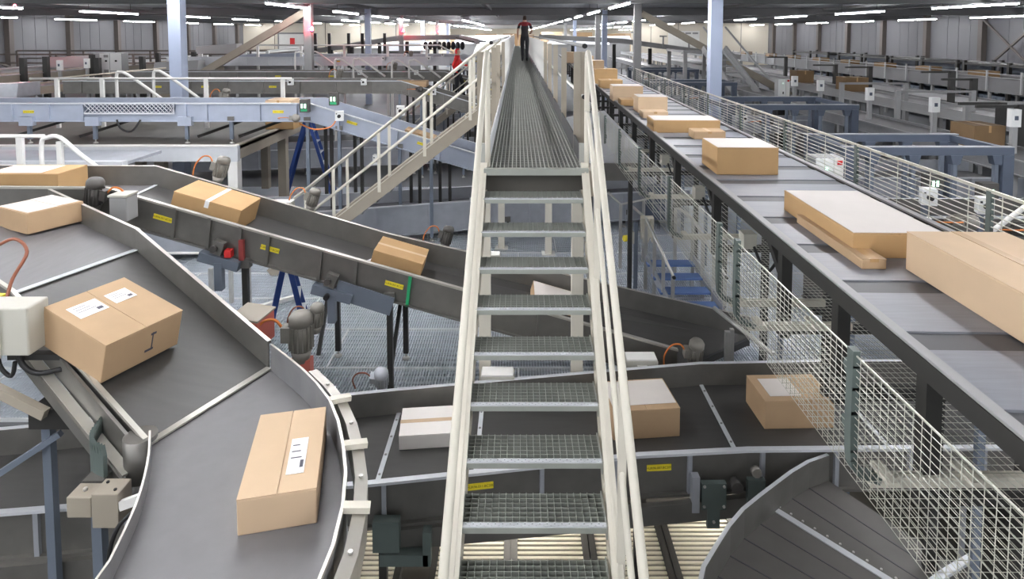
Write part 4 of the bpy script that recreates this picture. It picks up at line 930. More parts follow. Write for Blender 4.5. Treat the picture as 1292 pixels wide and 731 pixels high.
for x, z in ((5.45, 1.84), (6.2, 1.72)):
    switch(rc1, (x, 8.3, z), -0.3, 1.8); bx('switch_post', 'leg_blue_grey', rc1, x - 0.03, x + 0.03, 8.34, 8.4, 1.2, z)
    b = bx('control_module', 'motor_dark', rc1, x + 0.12, x + 0.34, 8.5, 8.65, z + 0.02, z + 0.24)
    for q in (0.18, 0.24): bx('status_light', 'led', b, x + q, x + q + 0.03, 8.495, 8.5, z + 0.08, z + 0.16)
motor(rc1, (5.8, 8.3, 1.5), (0.4, -0.8, 0.2), 1.3); motor(rc1, (6.6, 8.3, 1.4), (0.4, -0.8, 0.2), 1.3, m='motor_dark'); motor(rc1, (7.2, 8.6, 1.7), (0.9, -0.4, 0.1), 1.5, m='motor_dark')
conveyor('bay_conveyor', 'wide dark grey belt behind the nearest right frame', [((3.9, 13.2, 1.1), (3.9, 11.6, 1.1)), ((9.5, 13.2, 1.1), (9.5, 11.6, 1.1))], ribs=1.0, side='galv_light', lip='steel_white', belt='belt_curve', legs=[(5, 11.6, 1, 0), (7.5, 11.6, 1, 0), (9, 11.6, 1, 0)], ribsA=False)
conveyor('bay_conveyor', 'grey conveyor in front of the nearest right frame, low down', [((3.6, 7.8, 0.8), (3.6, 6.9, 0.8)), ((9.5, 7.8, 0.8), (9.5, 6.9, 0.8))], ribs=0.9, side='galv', lip='lip', belt='belt', legs=[(5, 6.95, 0.7, 0), (7.5, 6.95, 0.7, 0)], ribsA=False, plates=[(0, 0.5, 0.05, 'B', 0)])
for i, (y, z, d) in enumerate(((17.9, 1.3, 'grey conveyor behind the big right column, crossing to the right'), (24.2, 1.3, 'grey conveyor below the dark right frame'), (33, 1.4, 'grey conveyor far behind the right frames'))):
    o = conveyor('bay_conveyor', d, [((3.7, y + 0.95, z), (3.7, y, z)), ((9.0, y + 0.95, z), (9.0, y, z))], ribs=1.0, side='galv_light', lip='steel_white', belt='belt_blue', legs=[(5, y, z - 0.1, 0), (7.5, y, z - 0.1, 0)], ribsA=False, plates=[(0, 0.3, 0.05, 'B', i)])
    for x in (4.6, 5.6, 6.4): switch(o, (x, y - 0.1, z + 0.3), 0, 1.6)
    motor(o, (5.0, y - 0.2, z + 0.2), (0.4, -0.8, 0.2), 1.4); motor(o, (6.9, y - 0.2, z + 0.2), (0.4, -0.8, 0.2), 1.4, m='motor_dark')
# stair rails at the right edge of the picture
hr = thing('tube_hand_rail', 'pale tube hand rails of a step unit at the right edge behind the sorter', 'rail', (4.4, 6.0, 0))
for dx, dy in ((0, 0), (0.55, -0.45)):
    MB().tube(smooth([(4.2 + dx, 5.95 + dy, 1.62), (4.2 + dx, 5.95 + dy, 1.93), (4.26 + dx, 5.95 + dy, 2.0), (4.4 + dx, 5.95 + dy, 2.02), (4.9 + dx, 5.95 + dy, 2.4), (5.3 + dx, 5.95 + dy, 2.7)], 4), 0.024, 8).build('hand_rail', 'paint_white', hr)
    MB().tube([(4.3 + dx, 5.97 + dy, 1.6), (5.3 + dx, 5.97 + dy, 2.3)], 0.018, 8).build('knee_rail', 'paint_white', hr)
    MB().bar((4.2 + dx, 5.97 + dy, 1.2), (5.4 + dx, 5.97 + dy, 2.0), 0.03, 0.16).build('stringer', 'galv_light', hr)
    for x in (4.38, 4.5): bx('rail_post', 'galv_light', hr, x + dx - 0.02, x + dx + 0.02, 5.94 + dy, 5.98 + dy, -1.3, 2.0)
for k in range(5): bx('tread', 'galv_light', hr, 4.35 + 0.2 * k, 4.55 + 0.2 * k, 5.5, 5.9, 1.3 + 0.13 * k, 1.33 + 0.13 * k)
g2 = thing('guard_rail', 'pale tube guard rail low behind the right fence', 'rail', (4.3, 7.0, 0))
MB().tube([(3.75, 7.6, 1.75), (3.8, 7.5, 1.8), (4.9, 7.4, 1.8)], 0.025, 8).build('top_rail', 'paint_white', g2)
for x in (4.6, 4.85): bx('rail_post', 'galv_light', g2, x - 0.03, x + 0.03, 7.37, 7.43, 0.0, 1.8)
# long lines running into the depth on the right
def long_line(x, wd, z, y0, y1, side, label, sideh=0.22, belt='belt_curve', legs=3.0, h=0.06):
    o = conveyor('line_conveyor', label, [((x, y0, z), (x + wd, y0, z)), ((x, (y0 + y1) / 2, z), (x + wd, (y0 + y1) / 2, z)), ((x, y1, z), (x + wd, y1, z))], breaks=(1,), ribs=0, hA=h, hB=h, drop=sideh, side=side, lip='cabinet', belt=belt, strips=False)
    y = y0 + 0.5
    while y < y1:
        for q in (x, x + wd): bx('leg', 'column_grey', o, q - 0.05, q + 0.05, y - 0.05, y + 0.05, 0, z - sideh)
        y += legs
    return o
long_line(8.7, 1.0, 1.75, 10.5, 60, 'galv_mid', 'long pale conveyor line behind the right frames, nearest')
long_line(11.4, 1.0, 1.95, 12, 70, 'cabinet', 'long pale conveyor line, second behind the right frames')
long_line(13.8, 1.6, 1.8, 16, 70, 'galv_mid', 'long grey conveyor line in front of the right overhead belt')
sp = bpy.data.objects.new('sign_post', None); C.objects.link(sp); sp.empty_display_size = 0.2
for nm, m, a in (('post', 'cabinet', (-0.05, 0.05, -0.04, 0.04, 0, 2.25)), ('sign_box', 'switch_white', (-0.09, 0.09, -0.06, 0.06, 2.25, 2.58)), ('sign_mark', 'paint_blue_grey', (-0.035, 0.035, -0.065, -0.06, 2.38, 2.46))):
    q = MB().box(*a).build(nm, m); q.parent = sp
spots = [(9.3, 11.8, 'beside the right edge of the frame'), (9.25, 14.0, 'second from the right edge'), (9.2, 16.5, 'third from the right edge'), (9.2, 19.2, 'left of the third on the right line'), (9.2, 21.0, 'beside the white cabinet on the right'),
         (-17.2, 23.8, 'left of the white two door cabinet'), (-17.2, 25.3, 'just left of the white two door cabinet'), (-15.5, 31.0, 'right of the white two door cabinet'), (-14.5, 29.5, 'right of the big left column'), (-14.2, 33.0, 'second right of the big left column'), (-14.2, 36.0, 'third right of the big left column')]
for i, (x, y, d) in enumerate(spots):
    o = sp if i == 0 else copy_tree(sp)
    o.location = (x, y, 0); o.scale = (1, 1, 1.0 if x > 0 else 1.16); tag(o, 'pale post with white sign box ' + d, 'post', 'sign posts along the lines')
# overhead belt along the right wall
oc = long_line(18.6, 1.1, 2.05, 14, 72, 'beam', 'high dark belt with pale uprights along the right wall', sideh=0.35, belt='belt', legs=3.46, h=0.25)
y = 18
while y < 60:
    bx('upright', 'cabinet', oc, 18.46, 18.52, y - 0.03, y + 0.03, 1.75, 2.55); bx('rail', 'column_grey', oc, 18.47, 18.51, y, y + 1.73, 2.42, 2.45); y += 1.73
for k, y in enumerate((18, 21.5, 26, 29.5, 33, 36.5, 40, 44, 48, 53)):
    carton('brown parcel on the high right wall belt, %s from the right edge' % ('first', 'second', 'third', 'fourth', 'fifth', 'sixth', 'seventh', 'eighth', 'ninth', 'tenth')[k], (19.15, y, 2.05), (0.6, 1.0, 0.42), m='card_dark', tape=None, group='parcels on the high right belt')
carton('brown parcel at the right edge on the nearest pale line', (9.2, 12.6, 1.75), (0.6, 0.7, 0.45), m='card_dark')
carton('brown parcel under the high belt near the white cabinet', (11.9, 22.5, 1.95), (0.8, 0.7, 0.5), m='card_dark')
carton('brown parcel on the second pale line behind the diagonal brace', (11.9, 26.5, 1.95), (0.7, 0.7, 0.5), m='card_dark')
# dark racks behind the high belt, with pale crates on them
for k, y in enumerate((13, 19, 25, 31, 37, 44)):
    o = thing('storage_rack', 'dark steel rack under the high belt by the right wall, %s from the right edge' % ('first', 'second', 'third', 'fourth', 'fifth', 'sixth')[k], 'rack', (22.5, y, 0), 'racks by the right wall')
    for (xx, yy2) in ((21.6, y + 0.1), (21.6, y + 5.6), (23.4, y + 0.1), (23.4, y + 5.6), (21.6, y + 2.8)): bx('upright', 'dark_steel', o, xx - 0.07, xx + 0.07, yy2 - 0.07, yy2 + 0.07, 0, 2.7)
    for z in (0.35, 1.4, 2.5): bx('shelf', 'dark_steel', o, 21.55, 23.45, y, y + 5.7, z, z + 0.1)
    bx('back_panel', 'paint_blue_grey', o, 23.42, 23.46, y, y + 5.7, 0.1, 2.6)
    for q, (yy2, z) in enumerate(((y + 0.5, 0.45), (y + 3.1, 0.45), (y + 1.6, 1.5))):
        c = thing('crate', 'pale blue grey crate on the %s rack by the right wall, %s' % (ORD[k], ('low near side', 'low far side', 'upper shelf')[q]), 'crate', (22.2, yy2, z), 'crates on the right racks')
        MB().box(21.7, 22.9, yy2, yy2 + 1.6, z, z + 0.06).box(21.7, 21.75, yy2, yy2 + 1.6, z + 0.06, z + 0.7).box(22.85, 22.9, yy2, yy2 + 1.6, z + 0.06, z + 0.7).box(21.75, 22.85, yy2, yy2 + 0.05, z + 0.06, z + 0.7).box(21.75, 22.85, yy2 + 1.55, yy2 + 1.6, z + 0.06, z + 0.7).build('shell', 'leg_blue_grey', c)
        for r_ in range(4): bx('wall_rib', 'leg_blue_grey', c, 21.67, 21.7, yy2 + 0.1 + 0.42 * r_, yy2 + 0.2 + 0.42 * r_, z + 0.05, z + 0.65)
# dark posts and guides along the pale right lines
for k, (x, y, h, d) in enumerate(((12.7, 18.5, 2.9, 'left of the second sign post'), (12.7, 17.6, 2.75, 'right of the second sign post'), (12.8, 23.0, 2.8, 'behind the third sign post'), (12.8, 25.5, 2.75, 'behind the fourth sign post'), (10.2, 13.3, 2.55, 'nearest the right edge'), (10.2, 12.8, 2.55, 'beside the right edge parcel'), (12.7, 30.0, 2.9, 'behind the white cabinet'))):
    o = thing('guide_post', 'dark upright guide on the pale right lines, ' + d, 'post', (x, y, 0), 'dark guides of the right lines')
    bx('shaft', 'dark_steel', o, x - 0.07, x + 0.07, y - 0.07, y + 0.07, 0, h); bx('arm', 'dark_steel', o, x - 0.9, x, y - 0.03, y + 0.03, h - 0.06, h)
for k, (x, y, d) in enumerate(((9.9, 13.9, 'right of the second sign post'), (10.0, 16.6, 'right of the third sign post'), (9.9, 19.3, 'right of the fourth sign post'))):
    o = thing('goal_frame', 'grey goal shaped frame over the pale right line, ' + d, 'rail', (x, y, 0), 'goal frames of the right lines')
    bx('post', 'cabinet', o, x - 0.06, x + 0.06, y - 0.05, y + 0.05, 0, 2.5); bx('post', 'cabinet', o, x + 1.9, x + 2.02, y - 0.05, y + 0.05, 0, 2.5); bx('top_bar', 'column_grey', o, x, x + 2.0, y - 0.04, y + 0.04, 2.44, 2.5)
# sloping belts in front of the far wall
def ramp(label, pts, wd=1.2, h=0.34, legs=(), m='column_grey'):
    o = thing('sloping_conveyor', label, 'conveyor', (pts[0][0], pts[0][1], 0))
    for p, q in zip(pts, pts[1:]):
        p = Vector(p); q = Vector(q); n = Vector((0, wd, 0))
        MB().bar(p + n / 2, q + n / 2, wd, 0.06).build('belt', 'belt', o)
        for s in (0, 1): MB().bar(p + n * s, q + n * s, 0.08, h).build('side_panel', m, o)
    for (x, z) in legs: bx('leg', 'dark_steel', o, x - 0.12, x + 0.12, pts[0][1] - 0.1, pts[0][1] + 0.1, 0, z)
    return o
rp = ramp('dark sloping belt in front of the right far wall, falling right', [(1.6, 46, 3.75), (7.5, 45, 3.45), (15.5, 44, 2.35)], legs=[(4, 3.4), (7.0, 3.2), (9.6, 2.9), (11.0, 2.7)])
for x in (8.2, 10.2, 12.0): bx('sensor_stand', 'column_grey', rp, x - 0.05, x + 0.05, 44.4, 44.5, 3.3 - (x - 8) * 0.14, 4.1 - (x - 8) * 0.14); bx('sensor_head', 'column_grey', rp, x - 0.25, x + 0.25, 44.4, 44.5, 4.05 - (x - 8) * 0.14, 4.15 - (x - 8) * 0.14)
lp = ramp('dark belt rising right then levelling in front of the left far wall', [(-23, 46, 1.9), (-14.5, 46, 2.75), (-8.7, 46, 3.65), (-4.2, 46, 3.72), (-2.7, 44, 3.4)], legs=[(-17, 2.3), (-15.2, 2.6), (-13.5, 2.8), (-12, 3.0), (-10, 3.3), (-8.0, 3.4), (-6, 3.4)])
for x in (-15.2, -14.6, -13.6, -12.2, -11.2, -9.6): bx('frame_post', 'dark_steel', lp, x - 0.1, x + 0.1, 45.8, 46, 1.5, 4.0)
# black hanging bags under the level part
for k in range(9):
    x = -6.6 + 0.33 * k
    MB().tube([(x, 45.6, 3.4), (x, 45.6, 3.3), (x, 45.55, 3.0), (x, 45.5, 2.85)], [0.06, 0.14, 0.17, 0.10], 8).build('bag', 'black' if k % 2 else 'trousers')
    o = bpy.data.objects['bag' if k == 0 else 'bag.%03d' % k]; tag(o, 'black bag hanging under the level dark belt, %s from the left' % ORD[k], 'bag', 'black bags under the left belt')
ps = thing('platform_stairs', 'pale steep stair with tube rails behind the big right column', 'staircase', (8.4, 24.5, 0))
for x in (7.6, 8.5):
    MB().bar((x + 0.9, 24.0, 1.4), (x, 26.0, 3.4), 0.08, 0.25).build('stringer', 'cabinet', ps); MB().tube([(x + 0.95, 23.8, 2.3), (x, 26.0, 4.25)], 0.04, 6).build('hand_rail', 'cabinet', ps)
for k in range(8): bx('tread', 'cabinet', ps, 8.4 - 0.11 * k, 9.3 - 0.11 * k, 24.1 + 0.24 * k, 24.3 + 0.24 * k, 1.45 + 0.24 * k, 1.5 + 0.24 * k)
bx('deck', 'column_grey', ps, 6.8, 8.6, 26, 29, 3.2, 3.3); 
for (x, y) in ((6.9, 26.1), (8.5, 26.1), (6.9, 28.9), (8.5, 28.9), (9.45, 24.1), (8.5, 24.1)): bx('leg', 'column_grey', ps, x - 0.07, x + 0.07, y - 0.07, y + 0.07, 0, 3.2 if y > 25 else 1.4)

# ================================================================== LEFT FAR FIELD
long_line(-17.0, 1.2, 2.2, 20, 62, 'paint_beige', 'long cream conveyor line behind the left conveyors, nearest')
long_line(-20.5, 1.2, 2.35, 22, 70, 'paint_beige', 'long cream conveyor line, second from the left conveyors')
long_line(-24.5, 1.4, 2.3, 22, 72, 'cabinet', 'long pale conveyor line below the left wall')
for (x, y, z, wd, dp, ht, d, m) in ((-21.5, 30.5, 2.35, 2.6, 0.8, 0.6, 'white housing block left of the two door cabinet', 'cabinet'), (-14.6, 27.0, 2.35, 1.9, 0.7, 0.5, 'pale wedge shaped hood right of the two door cabinet', 'cabinet'),
                                 (-16.2, 34, 2.7, 2.2, 0.8, 0.75, 'white housing behind the big left column', 'cabinet'), (-12.0, 30.5, 2.55, 3.2, 0.8, 0.5, 'pale blue flat hood right of the big left column', 'galv_blue'), (-16.4, 19.6, 2.0, 1.7, 1.0, 0.45, 'grey machine housing at the left edge', 'galv_light')):
    o = thing('machine_housing', d, 'machine', (x, y, 0)); MB().hexa([(x - wd / 2, y, z), (x + wd / 2, y, z), (x + wd / 2, y + dp, z), (x - wd / 2, y + dp, z)], [(x - wd / 2, y + 0.1, z + ht * 0.8), (x + wd / 2, y + 0.1, z + ht), (x + wd / 2, y + dp, z + ht), (x - wd / 2, y + dp, z + ht * 0.8)]).build('hood', m, o, bevel=0.02)
    bx('base', 'column_grey', o, x - wd / 2 + 0.1, x + wd / 2 - 0.1, y + 0.1, y + dp - 0.1, 0, z)
o = thing('control_cabinet', 'white two door cabinet standing high on the far left lines', 'cabinet', (-18.7, 28.8, 0))
bx('body', 'cabinet', o, -19.35, -18.05, 28.9, 29.4, 2.1, 3.1, bevel=0.01); bx('door', 'switch_white', o, -19.05, -18.62, 28.88, 28.9, 2.12, 3.08); bx('door', 'switch_white', o, -18.58, -18.07, 28.88, 28.9, 2.3, 3.08); bx('plinth', 'column_grey', o, -18.9, -18.2, 28.95, 29.35, 0, 2.1)
for x in (-18.75, -18.3): bx('knob', 'black', o, x - 0.04, x + 0.04, 28.85, 28.88, 2.7, 2.78)
for x in (-18.75,): bx('vent_grille', 'column_grey', o, x - 0.1, x + 0.1, 28.86, 28.88, 2.2, 2.35); bx('vent_grille', 'column_grey', o, x - 0.1, x + 0.1, 28.86, 28.88, 2.9, 3.02)
# dark guide posts between the left lines
gp = MB().box(-0.09, 0.09, -0.09, 0.09, 0, 3.05).build('guide_post', 'dark_steel')
for i, (x, y, d) in enumerate(((-19.2, 24.6, 'first from the left edge'), (-19.2, 25.8, 'second from the left edge'), (-16.3, 24.6, 'left of the two door cabinet'), (-15.4, 26.0, 'second left of the two door cabinet'), (-19.0, 28.3, 'touching the two door cabinet'), (-17.3, 30.5, 'right of the two door cabinet'), (-16.6, 32.5, 'second right of the two door cabinet'), (-15.8, 34.5, 'beside the big left column'))):
    q = gp if i == 0 else gp.copy()
    if i: C.objects.link(q)
    q.location = (x, y, 0); tag(q, 'dark slim post between the far left lines, ' + d, 'post', 'dark posts of the far left lines')
for k, (x0, y, z) in enumerate(((-24, 33, 2.9), (-24, 38, 2.95))):
    o = thing('fence_rail', 'dark thin rail fence below the left wall, ' + ('nearer' if k == 0 else 'farther'), 'rail', (x0, y, 0))
    for zz in (z, z - 0.45): bx('rail', 'wall_col', o, x0 - 6, x0 + 9, y - 0.03, y + 0.03, zz - 0.04, zz + 0.04)
    for x in range(-6, 10, 2): bx('post', 'wall_col', o, x0 + x - 0.05, x0 + x + 0.05, y - 0.05, y + 0.05, 0, z)
# hand rails and pale hoods between the back conveyors
for k, (x, y, z, d) in enumerate(((-6.2, 21.5, 3.1, 'white curved stair rail over the third conveyor'), (-4.3, 21.7, 3.05, 'white curved stair rail left of the red person'), (-9.3, 26.5, 3.2, 'white rail in front of the lilac column'))):
    o = thing('stair_rail', d, 'rail', (x, y, 0))
    for dx in (0, 0.5):
        MB().tube(smooth([(x + dx, y + dx, z - 0.9), (x + dx, y + dx, z - 0.08), (x + dx + 0.1, y + dx, z), (x + dx + 0.3, y + dx, z - 0.03), (x + dx + 1.1, y + dx, z - 0.6)], 4), 0.035, 8).build('tube', 'paint_white', o)
    bx('post', 'paint_white', o, x - 0.04, x + 0.04, y - 0.04, y + 0.04, 0, z - 0.85)
wr = thing('guard_rail', 'white guard rail on top of the fourth conveyor left of the walkway', 'rail', (-6, 29.2, 0))
MB().tube([(-12.5, 29.3, 3.45), (-3.6, 29.3, 3.45), (-3.0, 29.3, 3.1)], 0.04, 6).build('top_rail', 'paint_white', wr)
for x in (-12, -10, -8, -6, -4.2): bx('post', 'paint_white', wr, x - 0.05, x + 0.05, 29.25, 29.35, 0, 3.45)
carton('brown parcel below the pale blue conveyor beside the blue ladder', (-5.2, 14.0, 1.9), (0.62, 0.5, 0.42), m='card_rich')
carton('pale parcel on the pale blue conveyor near its kink', (-4.65, 12.5, 2.48), (0.5, 0.5, 0.22), m='card_pale')
carton('pale brown parcel sliding down the pale blue conveyor', (-1.95, 12.45, 1.89), (0.6, 0.4, 0.16), ry=0.296, m='card')
carton('pale brown parcel on the second conveyor behind the pale blue one', (-3.0, 17.9, 2.5), (0.9, 0.5, 0.16), m='card')
# white and blue covers before the opening
for k, (x0, x1, y, z0, z1, m, d) in enumerate(((-6.8, -0.6, 66, 2.9, 3.85, 'cover_white', 'large pale blue cover beyond the dark belt'), (-3.6, -0.9, 52, 2.4, 3.3, 'paint_cream', 'cream wall block behind the person in red'), (-11, -7.5, 50, 2.6, 3.3, 'cover_white', 'white chute under the dark level belt'), (3.0, 9.0, 62, 2.9, 3.6, 'cover_white', 'white machine cover right of the walkway'), (7, 13, 72, 3.0, 3.7, 'cover_white', 'pale blue machine cover near the far opening'), (-16, -9.5, 60, 2.6, 3.2, 'paint_cream', 'cream machine cover left of the far opening'))):
    o = thing('machine_cover', d, 'machine', ((x0 + x1) / 2, y, 0)); wdt = x1 - x0
    MB().hexa([(x0, y, z0), (x1, y, z0), (x1, y + 6, z0), (x0, y + 6, z0)], [(x0 + wdt * 0.1, y + 0.5, z1 - 0.15), (x1 - 0.2, y + 0.5, z1), (x1 - 0.2, y + 5.5, z1), (x0 + wdt * 0.1, y + 5.5, z1 - 0.15)]).build('hood', m, o, bevel=0.03)
    bx('base', 'column_grey', o, x0 + 0.2, x1 - 0.2, y + 0.3, y + 5.7, 0, z0)
for k in range(14):
    x = -20 + 3.1 * k; y = random.uniform(88, 150)
    carton('pale stack standing in the far hall, %s from the left' % ORD[k], (x, y, -0.05), (3, 2, 3.4 + random.random()), m=random.choice(('card', 'card_pale', 'card_white')), tape=None, group='stacks in the far hall')

# ================================================================== PARCELS ON THE NEAR BELTS
def orient(o, x, n=None):
    x = Vector(x).normalized(); n = Vector(n or (0, 0, 1)); n = (n - x * n.dot(x)).normalized(); y = n.cross(x)
    o.rotation_euler = Matrix((x, y, n)).transposed().to_euler(); return o
dcv = Vector((1.65, -1.17, -0.49)).normalized(); ncv = Vector((0.36, 0.93, 0)).cross(dcv) * -1
if ncv.z < 0: ncv = -ncv
orient(carton('large brown carton with two address labels on the descending conveyor', (-2.93, 4.44, 1.765), (0.58, 0.64, 0.28), m='card', lab=((-0.12, 0.12, 0.2, 0.16), (0.12, 0.12, 0.16, 0.14)), tape=None, mark=True), (0.38, 0.92, 0), ncv)
orient(carton('pale carton with one long white label on the curved belt', (-1.29, 3.40, 1.5), (0.38, 0.72, 0.19), m='card_pale', lab=((0.07, -0.08, 0.09, 0.3),), tape=None), (0.95, 0.22, 0))
orient(carton('white topped carton at the far left on the descending conveyor', (-4.72, 6.18, 2.115), (0.5, 0.55, 0.2), m='card', lab=((-0.1, 0.0, 0.26, 0.5), (0.14, 0.02, 0.2, 0.5)), tape=None), (0.45, 0.89, 0))
orient(carton('flat brown carton on the upper left straight before the kink', (-5.6, 7.3, 2.15), (0.85, 0.5, 0.27), m='card_rich', lab=((-0.1, 0.0, 0.6, 0.4),), tape=None), (1, 0, 0))
inc = Vector((1, 0, -0.296))
orient(carton('brown carton high on the near incline', (-3.55, 7.28, zt1(-3.55) + 0.004), (0.78, 0.55, 0.27), m='card_rich', tape='paper'), inc)
orient(carton('brown carton halfway down the near incline', (-1.42, 7.3, zt1(-1.42) + 0.004), (0.58, 0.5, 0.24), m='card_rich', tape='card_pale', tapedir='x'), inc)
orient(carton('white topped carton on the near incline behind the stair treads', (0.4, 7.4, zt1(0.4) + 0.006), (0.55, 0.45, 0.2), m='card', lab=((0, 0, 0.54, 0.42),), tape=None), inc)
orient(carton('flat white carton on the collector belt left of the stairs', (-0.82, 5.62, ZB3), (0.5, 0.42, 0.13), m='card_white', tape='card_pale', tapedir='x'), (1, 0.1, 0))
orient(carton('pale topped carton on the collector belt right of the stairs', (1.15, 5.8, ZB3), (0.62, 0.5, 0.27), m='card', lab=((0, 0.03, 0.6, 0.4),), tape=None), (1, 0.1, 0))
orient(carton('brown carton on the collector belt under the mesh guard', (2.62, 5.92, ZB3), (0.66, 0.45, 0.27), m='card', lab=((-0.1, 0, 0.3, 0.3),), tape=None), (1, 0.03, 0))
sort = [('deep brown carton on the sorter nearest the fence middle', 2.2, 6.25, 0.58, 0.55, 0.26, 'card_rich', True), ('long pale carton on the sorter behind the deep brown one', 2.3, 8.78, 0.9, 0.5, 0.17, 'card_rich', True), ('small brown carton lying before the long pale one', 2.45, 8.15, 0.4, 0.3, 0.1, 'card', False),
        ('large white topped carton on the sorter above the mesh guard', 2.3, 4.25, 0.55, 1.05, 0.15, 'card_rich', True), ('big pale carton on the sorter at the right edge', 2.48, 2.9, 0.55, 1.3, 0.22, 'card_pale', False), ('long flat brown carton beside the white topped one', 2.05, 4.0, 0.14, 0.9, 0.06, 'card', False),
        ('pale carton on the sorter right of the stair rail bend', 2.3, 10.95, 0.5, 0.5, 0.27, 'card_pale', True), ('flat carton just before the pale one at the rail bend', 2.2, 10.2, 0.4, 0.35, 0.1, 'card_pale', False), ('brown flat carton on the sorter, fifth from the fence', 2.2, 11.9, 0.55, 0.4, 0.12, 'card_rich', False), ('pinkish carton on the sorter, sixth from the fence', 2.2, 12.8, 0.6, 0.5, 0.3, 'card_pale', True),
        ('yellow brown carton on the sorter beside the walkway posts', 2.3, 15.7, 0.55, 0.5, 0.2, 'card_rich', False), ('brown carton on the sorter behind the yellow brown one', 2.35, 17.0, 0.6, 0.5, 0.4, 'card_rich', False), ('tall carton far along the sorter between the walkway posts', 2.4, 20.0, 0.6, 0.6, 0.5, 'card', False), ('carton far along the sorter, second last one seen', 2.5, 24, 0.7, 0.6, 0.5, 'card', False), ('carton farthest along the sorter', 2.6, 29, 0.7, 0.6, 0.5, 'card_pale', False)]
for (d, x, y, l, w2, h, m, wt_) in sort:
    orient(carton(d, (x, y, SZ + 0.001), (l, w2, h), m=m, lab=((0, 0, l * 0.97, w2 * 0.97),) if wt_ else None, tape=None if wt_ else 'tape', group='parcels on the sorter'), (1, -0.025, 0))

# ================================================================== STEP LADDERS
def ladder(p, h, label, rz, spread=0.45, wd=0.4):
    o = thing('step_ladder', label, 'ladder', p); x, y, z = p; c, s = math.cos(rz), math.sin(rz)
    def P(a, b, zz): return (x + a * c - b * s, y + a * s + b * c, z + zz)
    for sd in (-1, 1):
        for e, nm in ((-1, 'rear_rail'), (1, 'front_rail')):
            MB().bar(P(e * spread, sd * wd / 2 * 1.2, 0), P(e * 0.04, sd * wd / 2 * 0.8, h), 0.07, 0.03, up=P(0, 1, 0)).build(nm, 'blue', o)
    n = int(h / 0.25)
    for k in range(1, n):
        t = k * 0.25 / h; a = spread * (1 - t) + 0.04 * t; hw = wd / 2 * (1.2 - 0.4 * t)
        MB().bar(P(a, -hw, k * 0.25), P(a, hw, k * 0.25), 0.08, 0.025).build('step', 'steel_white', o)
    MB().bar(P(0, -0.2, h), P(0, 0.2, h), 0.16, 0.03).build('top_cap', 'blue', o)
ladder((-3.1, 8.35, 0), 0.9, 'blue step ladder standing on the grating under the near incline', 0.3, 0.24)
ladder((-4.85, 14.6, 0), 2.0, 'blue step ladder with white marks under the pale blue conveyor', 0.1, 0.62)
wf2 = thing('floor_barrier', 'white low tube barrier on the grating floor behind the near incline', 'barrier', (-4.0, 9.2, 0))
for (x, y) in ((-4.25, 8.6), (-4.25, 9.2), (-3.9, 9.0)): bx('post', 'alu', wf2, x - 0.025, x + 0.025, y - 0.025, y + 0.025, 0, 0.75)
MB().tube([(-5.2, 9.2, 0.75), (-3.5, 9.2, 0.75)], 0.02, 8).build('rail', 'paint_white', wf2); MB().bar((-4.3, 8.5, 0.03), (-3.3, 9.3, 0.06), 0.06, 0.05).build('foot_bar', 'paint_white', wf2)

# ================================================================== PEOPLE
def person(label, loc, H, joints, mats_fn, rz=0):
    """one skinned figure; joints: name -> (pos, radius, parent)"""
    names = list(joints); idx = {n: i for i, n in enumerate(names)}
    me = bpy.data.meshes.new('person'); me.from_pydata([tuple(c * H for c in joints[n][0]) for n in names], [(idx[joints[n][2]], idx[n]) for n in names if joints[n][2]], [])
    o = bpy.data.objects.new('person', me); C.objects.link(o)
    sk = o.modifiers.new('skin', 'SKIN'); sk.use_smooth_shade = True
    for n in names:
        r = joints[n][1]; r = r if isinstance(r, tuple) else (r, r)
        v = me.skin_vertices[0].data[idx[n]]; v.radius = (r[0] * H, r[1] * H); v.use_root = (n == 'pelvis')
    sub = o.modifiers.new('subd', 'SUBSURF'); sub.levels = 2; sub.render_levels = 2
    bpy.context.view_layer.update()
    ev = bpy.data.meshes.new_from_object(o.evaluated_get(bpy.context.evaluated_depsgraph_get()))
    o.modifiers.clear(); o.data = ev
    order = ['skin', 'hair', 'shirt', 'vest', 'jacket', 'trousers', 'black']
    ev.materials.clear()
    for m in order: ev.materials.append(M[m])
    for p in ev.polygons:
        p.material_index = order.index(mats_fn(p.center / H)); p.use_smooth = True
    o.location = loc; o.rotation_euler = (0, 0, rz); tag(o, label, 'person')
    return o
J = {'pelvis': ((0, 0, 0.52), (0.085, 0.062), None), 'waist': ((0, 0, 0.61), (0.075, 0.055), 'pelvis'), 'chest': ((0, 0, 0.72), (0.092, 0.062), 'waist'), 'upper': ((0, 0, 0.80), (0.075, 0.05), 'chest'), 'neck': ((0, 0.005, 0.855), 0.034, 'upper'), 'head_low': ((0, 0.012, 0.90), (0.04, 0.046), 'neck'), 'head': ((0, 0.008, 0.945), (0.045, 0.055), 'head_low'), 'head_top': ((0, 0, 0.982), (0.028, 0.034), 'head'), 'nose': ((0, 0.066, 0.925), 0.008, 'head_low')}
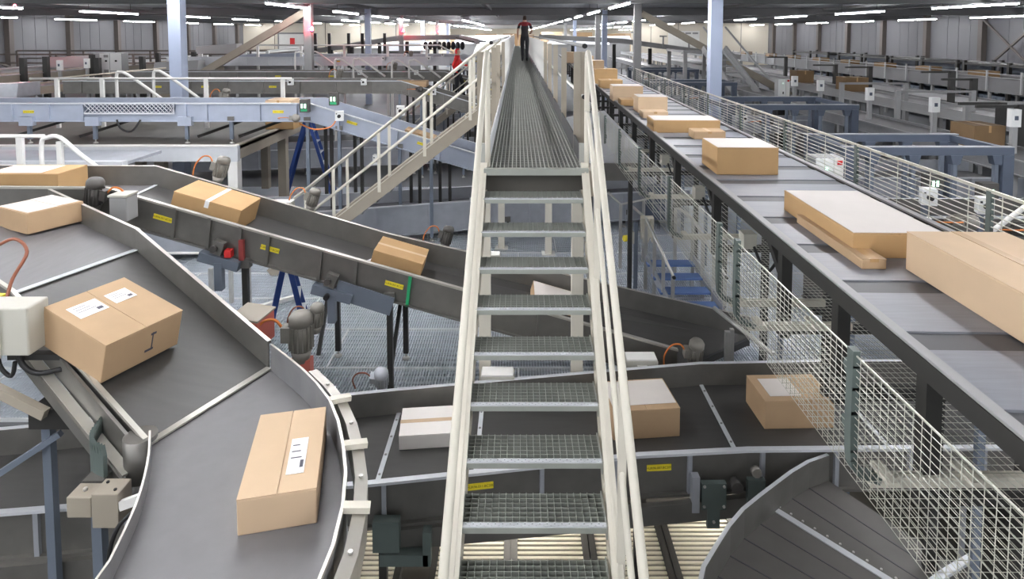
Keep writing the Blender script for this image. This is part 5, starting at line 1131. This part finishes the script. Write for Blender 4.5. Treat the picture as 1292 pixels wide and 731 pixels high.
def limbs(arms, legs):
    d = dict(J)
    for s, nm in ((-1, 'l'), (1, 'r')):
        sh, el, wr, ha = arms[nm]
        d['sh_' + nm] = ((s * 0.105, 0, 0.805), 0.036, 'upper'); d['el_' + nm] = (el, 0.028, 'sh_' + nm); d['wr_' + nm] = (wr, 0.02, 'el_' + nm); d['palm_' + nm] = (ha, (0.014, 0.022), 'wr_' + nm)
        hv = Vector(ha); fd = (hv - Vector(wr)).normalized()
        for k in range(4):
            b = hv + fd * 0.022 + Vector((0, 0.012 * (1.5 - k), 0)); d['f%d_%s' % (k, nm)] = (tuple(b), 0.0058, 'palm_' + nm); d['g%d_%s' % (k, nm)] = (tuple(b + fd * (0.024 - 0.004 * abs(k - 1)) + Vector((-s * 0.006, 0, 0))), 0.005, 'f%d_%s' % (k, nm))
        tb = hv + Vector((-s * 0.004, 0.028, -0.004)); d['t_' + nm] = (tuple(tb), 0.006, 'palm_' + nm)
        hip, kn, an, toe = legs[nm]
        d['hip_' + nm] = (hip, 0.058, 'pelvis'); d['kn_' + nm] = (kn, 0.04, 'hip_' + nm); d['an_' + nm] = (an, 0.027, 'kn_' + nm); d['ball_' + nm] = ((an[0], an[1] + 0.05, an[2] - 0.028), (0.026, 0.02), 'an_' + nm); d['toe_' + nm] = (toe, (0.024, 0.014), 'ball_' + nm)
    return d
ja = limbs({'l': (0, (-0.15, -0.03, 0.66), (-0.15, 0.02, 0.545), (-0.148, 0.035, 0.51)), 'r': (0, (0.155, -0.02, 0.67), (0.13, 0.10, 0.60), (0.11, 0.14, 0.59))},
           {'l': ((-0.05, 0, 0.49), (-0.052, 0.03, 0.27), (-0.05, -0.01, 0.042), (-0.055, 0.09, 0.014)), 'r': ((0.05, 0, 0.49), (0.05, 0.0, 0.27), (0.048, -0.05, 0.05), (0.055, 0.05, 0.016))})
def ma(c):
    if c.z > 0.955 or (c.z > 0.89 and c.y < 0.01): return 'hair'
    if c.z > 0.845: return 'skin'
    if c.z < 0.045: return 'black'
    if abs(c.x) > 0.118 and c.z < 0.70 and c.z > 0.45: return 'skin'
    if c.y > 0.11 and c.z > 0.45: return 'skin'
    if c.z > 0.76: return 'shirt'
    if c.z > 0.535: return 'vest'
    return 'trousers'
person('person in dark red and black walking away along the walkway', (0.28, 24.9, WZ), 1.82, ja, ma)
jb_ = limbs({'l': (0, (-0.13, 0.07, 0.69), (-0.11, 0.17, 0.66), (-0.10, 0.21, 0.66)), 'r': (0, (0.14, -0.06, 0.68), (0.14, -0.01, 0.57), (0.14, 0.01, 0.54))},
            {'l': ((-0.05, 0.01, 0.49), (-0.052, 0.11, 0.33), (-0.05, 0.05, 0.15), (-0.05, 0.15, 0.12)), 'r': ((0.05, 0, 0.49), (0.05, 0.0, 0.27), (0.05, -0.06, 0.045), (0.05, 0.04, 0.016))})
def mb_(c):
    if c.z > 0.955 or (c.z > 0.89 and c.y < 0.01): return 'jacket'
    if c.z > 0.855: return 'skin'
    if c.y > 0.185 and c.z > 0.5: return 'skin'
    if c.z < 0.045: return 'black'
    if c.z > 0.60 or (abs(c.x) > 0.11 and c.z > 0.54): return 'jacket'
    return 'trousers'
person('person in a bright red jacket climbing the far side staircase', (-1.98, 20.75, 1.76), 1.78, jb_, mb_, R(-90))
